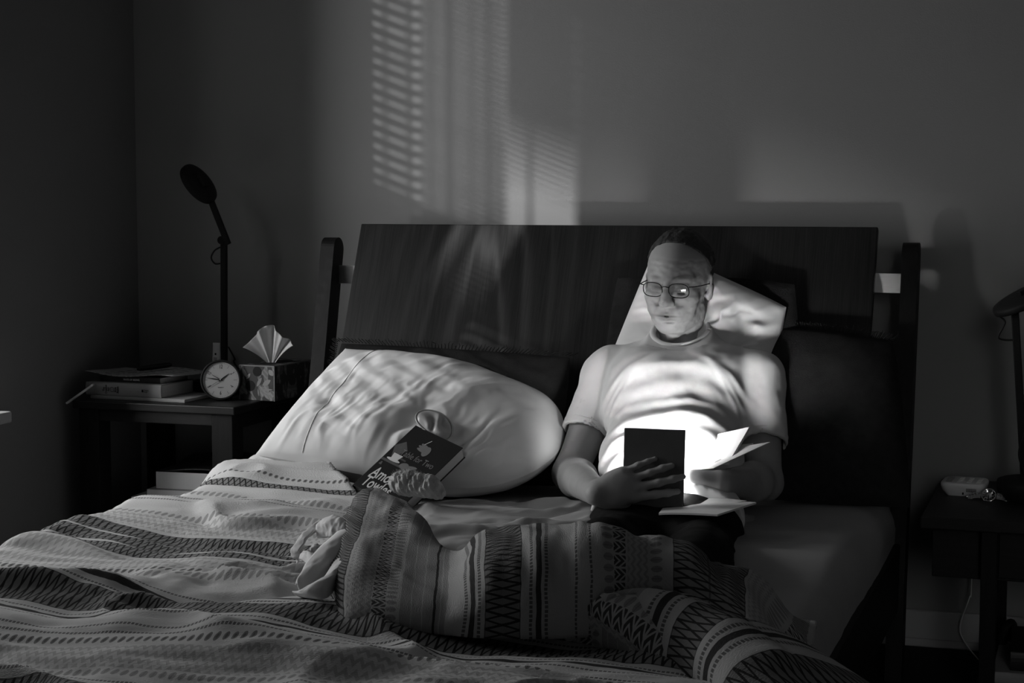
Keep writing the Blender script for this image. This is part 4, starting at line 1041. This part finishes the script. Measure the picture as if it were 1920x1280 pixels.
# right hand (left in view): fingers across the back of the tablet, thumb over its edge
wrR = tab_c-tab_x*(TW/2+.052)-tab_up*.056-tab_n*.020
fR, nR = orient(tab_x*.95+tab_up*.30+tab_n*-.02, tab_n)
wrL = np.array(at(1352,905,y=-.865)); fL, nL = orient((-.93,-.25,.12), (-.05,.35,.90))
def arm_mesh(sh, el, wr, handfn):
    lo = np.minimum(np.minimum(sh, el), wr)-.13; hi = np.maximum(np.maximum(sh, el), wr)+.13
    lo = lo-np.array([.07,.10,.03]); hi = hi+np.array([.10,.05,.08])
    g = SDF(lo, hi, .0026)
    m1 = sh+(el-sh)*.45
    g.cap(sh, m1, .050, .050, .02); g.cap(m1, el, .049, .040, .02)
    m2 = el+(wr-el)*.30
    g.cap(el, m2, .041, .044, .02); g.cap(m2, wr, .043, .0275, .02)
    d = (wr-el)/np.linalg.norm(wr-el); g.ell(el-d*.012+(el-sh)/np.linalg.norm(el-sh)*.012, (.027,)*3, .02)
    handfn(g)
    g.disp(lambda P: .0008*fbm(P, .03, 3, 2), .01)
    return g.mesh(2)
armR = arm_mesh(shR, elR, wrR, lambda g: hand(g, wrR, fR, nR, -1, [(.05,.14,.12),(.04,.12,.12),(.04,.14,.14),(.08,.20,.2)], .12, [(.75,.35,.75),(.9,.05,.35)]))
armL = arm_mesh(shL, elL, wrL, lambda g: hand(g, wrL, fL, nL, 1, [(.10,.15,.15),(.08,.15,.15),(.08,.15,.15),(.10,.2,.2)], .10, [(.35,.35,.85),(.55,.0,.75)]))
# head and neck
def head_mesh():
    g = SDF((-.115,-.150,-.235), (.115,.145,.150), .0019)
    g.ell((0,.022,.042), (.0745,.097,.082), .01); g.ell((0,-.015,.030), (.066,.080,.066), .03)
    g.ell((0,-.018,-.030), (.0615,.072,.078), .035); g.ell((0,-.030,-.074), (.050,.052,.038), .03)
    g.ell((0,-.074,-.099), (.021,.016,.016), .022); g.cap((-.046,.0,-.070), (-.02,-.055,-.098), .018, .017, .025); g.cap((.046,.0,-.070), (.02,-.055,-.098), .018, .017, .025)
    for s in (-1,1):
        g.cap((s*.010,-.086,.020), (s*.046,-.070,.020), .0105, .0095, .014)      # brow
        g.ell((s*.044,-.062,-.030), (.023,.022,.020), .022)                      # cheekbone
        g.ell((s*.034,-.066,-.060), (.020,.020,.022), .022)
        g.ell((s*.031,-.096,.000), (.018,.017,.0125), .014, op='sub')            # socket
        g.ell((s*.031,-.0745,-.001), (.0135,.0130,.0125), .003)                  # eyeball under lids
        g.cap((s*.020,-.0850,.0035), (s*.0425,-.0800,.0030), .0042, .0040, .005) # upper lid, lowered
        g.cap((s*.021,-.0845,-.0075), (s*.042,-.0800,-.0070), .0030, .0030, .005)
        g.cap((s*.022,-.082,-.018), (s*.040,-.076,-.018), .0030, .003, .006, 'sub')
    g.chain([(0,-.084,.014),(0,-.094,.000),(0,-.106,-.020),(0,-.113,-.034)], [.0088,.0094,.0108,.0132], .010)
    for s in (-1,1):
        g.ell((s*.0125,-.100,-.038), (.0085,.0105,.0080), .006); g.ell((s*.0068,-.106,-.0465), (.0038,.0050,.0030), .002, op='sub')
        g.chain([(s*.0195,-.097,-.036),(s*.028,-.090,-.052),(s*.034,-.082,-.074)], [.0038,.0042,.0032], .008, 'sub')
        g.ell((s*.030,-.083,-.063), (.010,.009,.016), .014)
    g.ell((0,-.085,-.066), (.026,.016,.020), .018)
    g.chain([(-.028,-.0835,-.0705),(-.011,-.0960,-.0660),(0,-.0970,-.0668),(.011,-.0960,-.0660),(.028,-.0835,-.0705)], [.0025,.0042,.0042,.0042,.0025], .004)
    g.chain([(-.0255,-.0845,-.0735),(0,-.0960,-.0760),(.0255,-.0845,-.0735)], [.0025,.0050,.0025], .004)
    g.chain([(-.030,-.0865,-.0716),(0,-.1012,-.0708),(.030,-.0865,-.0716)], [.0018,.0024,.0018], .0020, 'sub')
    g.cap((-.013,-.094,-.0860), (.013,-.094,-.0860), .0030, .0030, .006, 'sub')
    g.cap((0,-.1045,-.050), (0,-.1030,-.060), .0022, .0025, .004, 'sub')
    for s in (-1,1):   # ears
        R_ = np.array(Matrix.Rotation(s*.35,3,'Z') @ Matrix.Rotation(.15,3,'X'))
        g.ell((s*.0765,.014,-.010), (.0095,.0200,.0325), .006, R_); g.ell((s*.0850,.010,-.006), (.0060,.0110,.0190), .004, R_, 'sub')
        g.ell((s*.0745,.006,-.034), (.007,.010,.010), .005)
    g.cap((0,.028,-.060), (.004,.026,-.175), .0515, .0560, .030); g.cap((.004,.026,-.175), (.006,.022,-.225), .057, .075, .02)
    for s in (-1,1): g.cap((s*.048,.030,-.060), (s*.012,-.034,-.182), .010, .010, .02)
    g.ell((0,-.040,-.125), (.013,.012,.014), .02)
    g.disp(lambda P: .0011*fbm(P*[1,1,1.6], .016, 13, 2)*(P[...,2] < .06)+.0006*np.sin(P[...,2]*420+1.5*np.sin(P[...,0]*50))*np.exp(-((P[...,2]-.052)/.014)**2)*(P[...,1] < -.06), .01)
    return g.mesh(1)
hv, hF = head_mesh()
Rh = np.array(Matrix.Rotation(math.radians(-3),3,'Z') @ Matrix.Rotation(math.radians(2),3,'Y') @ Matrix.Rotation(math.radians(5),3,'X'))
hv = hv @ Rh.T + HC
# torso and legs (under the clothes)
thR, thL = pelvis+np.array([-.085,-.03,-.062]), pelvis+np.array([.085,-.03,-.062])
knR, knL = np.array([.335,-1.34,.470]), np.array([.530,-1.36,.465]); anR, anL = np.array([.30,-1.76,.475]), np.array([.50,-1.78,.475])
def torso(g, grow=0.0, k=.05):
    g.ell(chest, np.array([.172,.185,.112])+grow, k, RT); g.ell(belly, np.array([.158,.180,.108])+grow, k, RT); g.ell(pelvis, np.array([.162,.135,.096])+grow, k, RT)
    g.cap(shR, shL, .055+grow, .055+grow, .04); g.cap(neck0, shR+[.02,0,.015], .052+grow, .046+grow, .04); g.cap(neck0, shL+[-.02,0,.015], .052+grow, .046+grow, .04)
    g.ell(chest+fr*.055+axis*.045-sd*.075, np.array([.075,.065,.055])+grow, .05, RT); g.ell(chest+fr*.055+axis*.045+sd*.075, np.array([.075,.065,.055])+grow, .05, RT)
g = SDF((-.05,-2.0,.36), (.72,-.22,.90), .007)
torso(g, -.022)
for a, b, c in ((thR,knR,anR),(thL,knL,anL)): g.cap(a, b, .074, .050, .03); g.cap(b, c, .050, .034, .03); g.cap(c, c+np.array([.0,-.09,.05]), .034, .028, .02)
tv, tF = g.mesh(2)
person = empty('person', (pelvis[0], pelvis[1], .435), 0, 'man in glasses and white T-shirt reading in bed against pillows', 'person')
pI = Matrix.Translation((-pelvis[0], -pelvis[1], -.435))
def pobj(name, v, F, mat, parent=None, sm=True):
    o = obj(name, npmesh(name, v, F), mat, parent or person, sm); o.matrix_parent_inverse = pI if (parent is None) else Matrix(); return o
v, F = join([(hv,hF), armR, armL, (tv,tF)])
bo = pobj('body', v, F, M['skin'])
tone = np.ones(len(v), np.float32); q = (v[:len(hv)]-HC) @ Rh    # head space
def blob(c, r): return np.exp(-(((q-np.array(c))/np.array(r))**2).sum(1))
th_ = 1-.55*np.clip(blob((0,-.097,-.067),(.020,.012,.0065))+blob((0,-.096,-.0765),(.018,.012,.006)),0,1)
th_ *= 1-.8*blob((0,-.097,-.0712),(.030,.018,.0026))  # shade painted into the line between the lips
th_ *= 1-.20*np.clip(blob((0,-.07,-.10),(.05,.05,.03))+blob((.04,-.05,-.08),(.02,.03,.03))+blob((-.04,-.05,-.08),(.02,.03,.03))+blob((0,-.10,-.056),(.022,.014,.006)),0,1)  # shaven beard
for s_ in (-1,1):
    th_ *= 1-.6*blob((s_*.031,-.086,-.002),(.015,.014,.007)); th_ *= 1-.35*np.clip(sum(blob((s_*x_,y_,z_),(.004,.010,.008)) for x_, y_, z_ in ((.021,-.096,-.040),(.026,-.092,-.050),(.031,-.087,-.062),(.034,-.082,-.074))),0,1); th_ *= 1-.22*blob((s_*.031,-.082,-.016),(.017,.016,.010))  # shade painted into eye sockets, under the eyes and along smile creases
    th_ *= 1-.55*blob((s_*.031,-.090,.0225),(.019,.016,.0045))
tone[:len(hv)] = th_
at_ = bo.data.attributes.new('tone', 'FLOAT', 'POINT'); at_.data.foreach_set('value', tone)
# ---- T-shirt
def shirt_mat():
    m, nt, b = material('white_t_shirt', .72, .9, .08); _, vec = coords(nt)
    rib = noise(nt, vec, 700, 2); soft = noise(nt, vec, 22, 3)
    setcol(nt, b, .70+soft*.06); setbump(nt, b, rib*.15+soft*.6, .18, .004); return m
M['shirt'] = shirt_mat()
g = SDF((-.06,-1.04,.40), (.60,-.24,.88), .0042)
torso(g, .008, .05)
slR, slL = shR+(elR-shR)*.62, shL+(elL-shL)*.66
g2 = SDF((-.06,-1.04,.40), (.60,-.24,.88), .0042)
for sh, el, sl in ((shR,elR,slR),(shL,elL,slL)):
    d = (el-sh)/np.linalg.norm(el-sh); L_ = np.linalg.norm(sl-sh); g3 = SDF((-.06,-1.04,.40), (.60,-.24,.88), .0042)
    g3.cap(sh, sl+d*.05, .066, .0625, .01)
    X, Y, Z = g3.grid(); t = (X-sh[0])*d[0]+(Y-sh[1])*d[1]+(Z-sh[2])*d[2]; rr_ = np.sqrt(np.maximum(0, (X-sh[0]-t*d[0])**2+(Y-sh[1]-t*d[1])**2+(Z-sh[2]-t*d[2])**2))
    f3 = np.maximum(g3.f, t-L_); f3 = np.maximum(f3, -np.maximum(rr_-.0545, L_*.60-t)); g2.f = np.minimum(g2.f, f3.astype(np.float32))
h_ = np.clip(.5+.5*(g.f-g2.f)/.03, 0, 1); g.f = g.f*(1-h_)+g2.f*h_-.03*h_*(1-h_)
# neck opening: a low stand round the neck, cut level with the collar and hollowed
cN = np.array([.268,-.397,.842]); sl_n = .46
g.cap((.268,-.385,.775), (.268,-.392,.835), .085, .074, .045)
X, Y, Z = g.grid(); rn = np.sqrt((X-cN[0])**2+(Y-cN[1])**2+0*Z); pl = (Z-(cN[2]+sl_n*(Y-cN[1])))/math.sqrt(1+sl_n**2)
g.f = np.where(rn < .10, np.maximum(g.f, pl), g.f).astype(np.float32)
g.f = np.maximum(g.f, -np.maximum(rn-.064, (cN[2]-.05)-Z)).astype(np.float32)
def folds(P):
    q = P-belly; a = q@axis; s = q@sd
    w = .06*fbm(P, .14, 21, 2)
    env = np.exp(-((a-.02)/.16)**2)
    f = -.0045*np.sin((a+w*.5+.12*s*s)*95)*env*(.6+.6*fbm(P,.12,22,2))
    f += -.0028*np.exp(-((a-.215+.55*s*s+w*.15)/.016)**2)*np.exp(-(s/.13)**2)        # ridge across the chest
    f += .0020*np.exp(-((a-.180+.55*s*s+w*.15)/.020)**2)*np.exp(-(s/.13)**2)
    for sg in (-1,1):   # creases running into the armpits
        for k_, o_ in enumerate((.0,.035,.07)):
            l = a-(.20-o_)+.9*(np.abs(s)-.15)*(.6+.5*k_); f += -.0026*np.exp(-(l/.012)**2)*np.exp(-((s-sg*.135)/.05)**2)
    f += .0030*fbm(P*[1.4,.8,1], .07, 25, 3)
    return f
g.plane(pelvis-axis*.005, -axis)
g.disp(folds, .03)
sv, sF = g.mesh(1)
pobj('t_shirt', sv, sF, M['shirt'])
# collar, sleeve seams
ring = [cN+np.array([.0690*math.cos(a), .0690*math.sin(a), sl_n*.069*math.sin(a)-.004]) for a in np.linspace(0, 2*PI, 65)]
bm = bmesh.new(); tube(bm, ring, .0080, 10); o = obj('collar', bm, M['shirt'], person, True); o.matrix_parent_inverse = pI
for sh, el, sl in ((shR,elR,slR),(shL,elL,slL)):
    d = Vector((el-sh)).normalized(); u_ = d.orthogonal().normalized(); w_ = d.cross(u_); c_ = Vector(sl)-d*.020
    bm = bmesh.new(); tube(bm, [c_+(u_*math.cos(a)+w_*math.sin(a))*.0632 for a in np.linspace(0,2*PI,49)], .0013, 5)
    o = obj('sleeve_hem', bm, M['shirt'], person, True); o.matrix_parent_inverse = pI
# ---- trousers
g = SDF((.12,-2.0,.36), (.72,-.68,.66), .0065)
g.ell(pelvis-axis*.035-fr*.005, (.168,.120,.086), .04, RT)
for a, b, c in ((thR,knR,anR),(thL,knL,anL)): g.cap(a, b, .080, .060, .05); g.cap(b, c, .062, .048, .03)
g.disp(lambda P: .007*fbm(P*[1,1.5,1], .10, 33), .03)
v, F = g.mesh(1); pobj('trousers', v, F, M['darkcloth'])
# ---- hair: short, receding
g = SDF((-.115,-.13,-.10), (.115,.15,.16), .0024)
g.ell((0,.022,.042), (.0800,.1020,.0880), .01); g.ell((0,-.010,.034), (.071,.082,.0695), .02)
X, Y, Z = g.grid()
line = np.maximum(.072-.9*(np.abs(X)*.55)-Z, -(Y+.045))       # hairline over the brow, further back at the temples
front = np.maximum(-(Y+.020), .066-Z)                          # keep where Z high or Y far back
cut = np.minimum(np.maximum(-(Z-.060-.25*np.abs(X)), -1), 0*X+1)
keep = np.maximum.reduce([-(Z+.045+0*X+0*Y), (.062-Z)*.8-(Y+.015)*.9+0*X])
g.f = np.maximum(g.f, keep.astype(np.float32))
g.disp(lambda P: .0026*fbm(P*[1,.6,1], .010, 51, 2), .012)
v, F = g.mesh(0); pobj('hair', v @ Rh.T+HC, F, M['hair'])
# ---- glasses
def lens_mat():
    m = bpy.data.materials.new('spectacle_lens'); m.use_nodes = True; nt = m.node_tree; nt.nodes.clear()
    out = nt.nodes.new('ShaderNodeOutputMaterial'); mx_ = nt.nodes.new('ShaderNodeMixShader'); t = nt.nodes.new('ShaderNodeBsdfTransparent'); gl = nt.nodes.new('ShaderNodeBsdfGlossy')
    gl.inputs['Roughness'].default_value = .02; mx_.inputs[0].default_value = .10
    nt.links.new(t.outputs[0], mx_.inputs[1]); nt.links.new(gl.outputs[0], mx_.inputs[2]); nt.links.new(mx_.outputs[0], out.inputs[0]); return m
M['lens'] = lens_mat()
gl = empty('glasses'); gl.parent = person; gl.matrix_parent_inverse = pI
def hp2(p): return Vector(Rh @ np.array(p, float) + HC)
for s in (-1,1):
    c = np.array([s*.0325,-.1145,-.006]); cols, n, m = [], 40, 8
    def lp(a, r, rimz=0):
        x = .0245*math.copysign(abs(math.cos(a))**.75, math.cos(a))*r; z = .0175*math.copysign(abs(math.sin(a))**.75, math.sin(a))*r
        return (c[0]+x, c[1]+.0030*(r*r)*(1 if True else 0)+.25*(abs(c[0]+x)-.0325)*.45+z*-.24, c[2]+z)   # wrap, face-form and forward tilt
    bm = bmesh.new(); ce = bm.verts.new(hp2(lp(0,0))); prev = None
    for j in range(1, m+1):
        ringv = [bm.verts.new(hp2(lp(2*PI*i/n, j/m))) for i in range(n)]
        for i in range(n):
            if prev is None: bm.faces.new((ce, ringv[i], ringv[(i+1)%n]))
            else: bm.faces.new((prev[i], ringv[i], ringv[(i+1)%n], prev[(i+1)%n]))
        prev = ringv
    obj('lens', bm, M['lens'], gl, True)
    bm = bmesh.new(); tube(bm, [hp2(lp(2*PI*i/n, 1.0)) for i in range(n+1)], .0011, 6); obj('rim', bm, M['blackm'], gl, True)
    bm = bmesh.new(); tube(bm, [hp2(p) for p in ((s*.057,-.108,.004),(s*.068,-.098,.004),(s*.074,-.060,.002),(s*.079,-.010,.000),(s*.080,.018,-.004),(s*.077,.035,-.022))], .0013, 6); obj('temple_arm', bm, M['blackm'], gl, True)
bm = bmesh.new(); tube(bm, [hp2(p) for p in spline([(-.0095,-.1175,.001),(0,-.1215,.004),(.0095,-.1175,.001)], 10)], .0012, 6); obj('bridge', bm, M['blackm'], gl, True)

# ================================================================== WHAT HE READS
tb_ = empty('tablet', tab_c, 0, 'tablet in a dark folio held upright, lit screen facing the reader', 'tablet')
tb_.matrix_world = frame(tab_c, tab_x, tab_up)     # local z points away from the reader (towards the bed's foot)
zs = -1 if np.dot(np.cross(tab_x, tab_up), tab_n) < 0 else 1
def zb(a, b): return (min(a*zs,b*zs), max(a*zs,b*zs))
z0, z1 = zb(-.006,.001); obj('folio_case', boxm((-TW/2,-TH/2,z0), (TW/2,TH/2,z1), None, .002), noisy('folio_leatherette', .10, .2, 30, .5, .35, .3, 300, .0005), tb_)
z0, z1 = zb(.001,.005); obj('bezel', boxm((-TW/2+.003,-TH/2+.003,z0), (TW/2-.003,TH/2-.003,z1), None, .001), M['black'], tb_)
ms, _, _ = material('lit_screen', .8, .3, .4, emit=6.0)
z0, z1 = zb(.005,.0056); obj('screen', boxm((-TW/2+.010,-TH/2+.014,z0), (TW/2-.010,TH/2-.014,z1)), ms, tb_)
_p = Vector(tab_c+tab_n*.012); _l = bpy.data.lights.new('screen_light', 'AREA'); _l.shape = 'RECTANGLE'; _l.size = TW-.02; _l.size_y = TH-.03; _l.energy = 4.2; _l.spread = math.radians(94)
_o = bpy.data.objects.new('screen_light', _l); COL.objects.link(_o); _o.matrix_world = frame(_p, tab_x, tab_up) if zs < 0 else frame(_p, tab_x, -tab_up); _o.location = _p
# open paperback in his other hand: pages fanning to the right
rb = empty('open_book', at(1330,862,y=-.87), 0, 'open paperback with bright pages fanned out beside the tablet', 'book')
rbI = Matrix.Translation(-Vector(at(1330,862,y=-.87)))
def leaf(name, A, B, C_, D, bow, th, mat, n=16):
    """page block between four corners: A upper inner, B upper outer, C lower outer, D lower inner"""
    A, B, C_, D = [np.array(p, float) for p in (A,B,C_,D)]; nn = np.cross(B-A, D-A); nn /= np.linalg.norm(nn); nn = nn if nn@np.array([0,-.5,.8]) > 0 else -nn
    vs, fs = [], []
    for k in (0,1):
        for j in range(n+1):
            for i in range(n+1):
                u, v = i/n, j/n; p = (A*(1-u)+B*u)*(1-v)+(D*(1-u)+C_*u)*v
                vs.append(p+nn*(bow*math.sin(PI*u**.7)-k*th))
    m = n+1
    for j in range(n):
        for i in range(n): q = j*m+i; fs.append((q,q+1,q+m+1,q+m)); q += m*m; fs.append((q+m,q+m+1,q+1,q))
    for i in range(n):
        for a, b in ((i,i+1),(n*m+i+1,n*m+i),((i+1)*m,i*m),(i*m+n,(i+1)*m+n)): fs.append((b,a,a+m*m,b+m*m))
    o = obj(name, mesh_from(name, vs, fs), mat, rb, False); o.matrix_parent_inverse = rbI; return o
leaf('right_pages', at(1262,842,y=-.765), at(1405,800,y=-.720), at(1366,867,y=-.835), at(1262,872,y=-.85), .006, .006, M['paper'])
leaf('lifted_leaf', at(1270,850,y=-.77), at(1412,831,y=-.740), at(1340,866,y=-.845), at(1270,868,y=-.86), .004, .0008, M['paper'])
leaf('back_cover', at(1262,862,y=-.78), at(1444,828,y=-.75), at(1338,877,y=-.87), at(1262,884,y=-.88), .002, .0015, M['paper'])
leaf('left_pages', at(1200,850,y=-.785), at(1268,842,y=-.765), at(1268,874,y=-.85), at(1200,884,y=-.86), .004, .008, M['paper'])
# booklet lying open on his lap
lb = empty('lap_booklet', at(1345,948,y=-.93), 0, 'pale open booklet lying on the reader\'s lap below the tablet', 'booklet')
rb, rbI = lb, Matrix.Translation(-Vector(at(1345,948,y=-.93)))
leaf('upper_page', at(1255,936,y=-.89), at(1418,941,y=-.90), at(1345,964,y=-1.03), at(1235,962,y=-1.02), .002, .004, M['paper'])
leaf('page_panel', at(1290,932,y=-.882), at(1400,938,y=-.898), at(1352,948,y=-.94), at(1282,944,y=-.925), .003, .001, M['paper'])
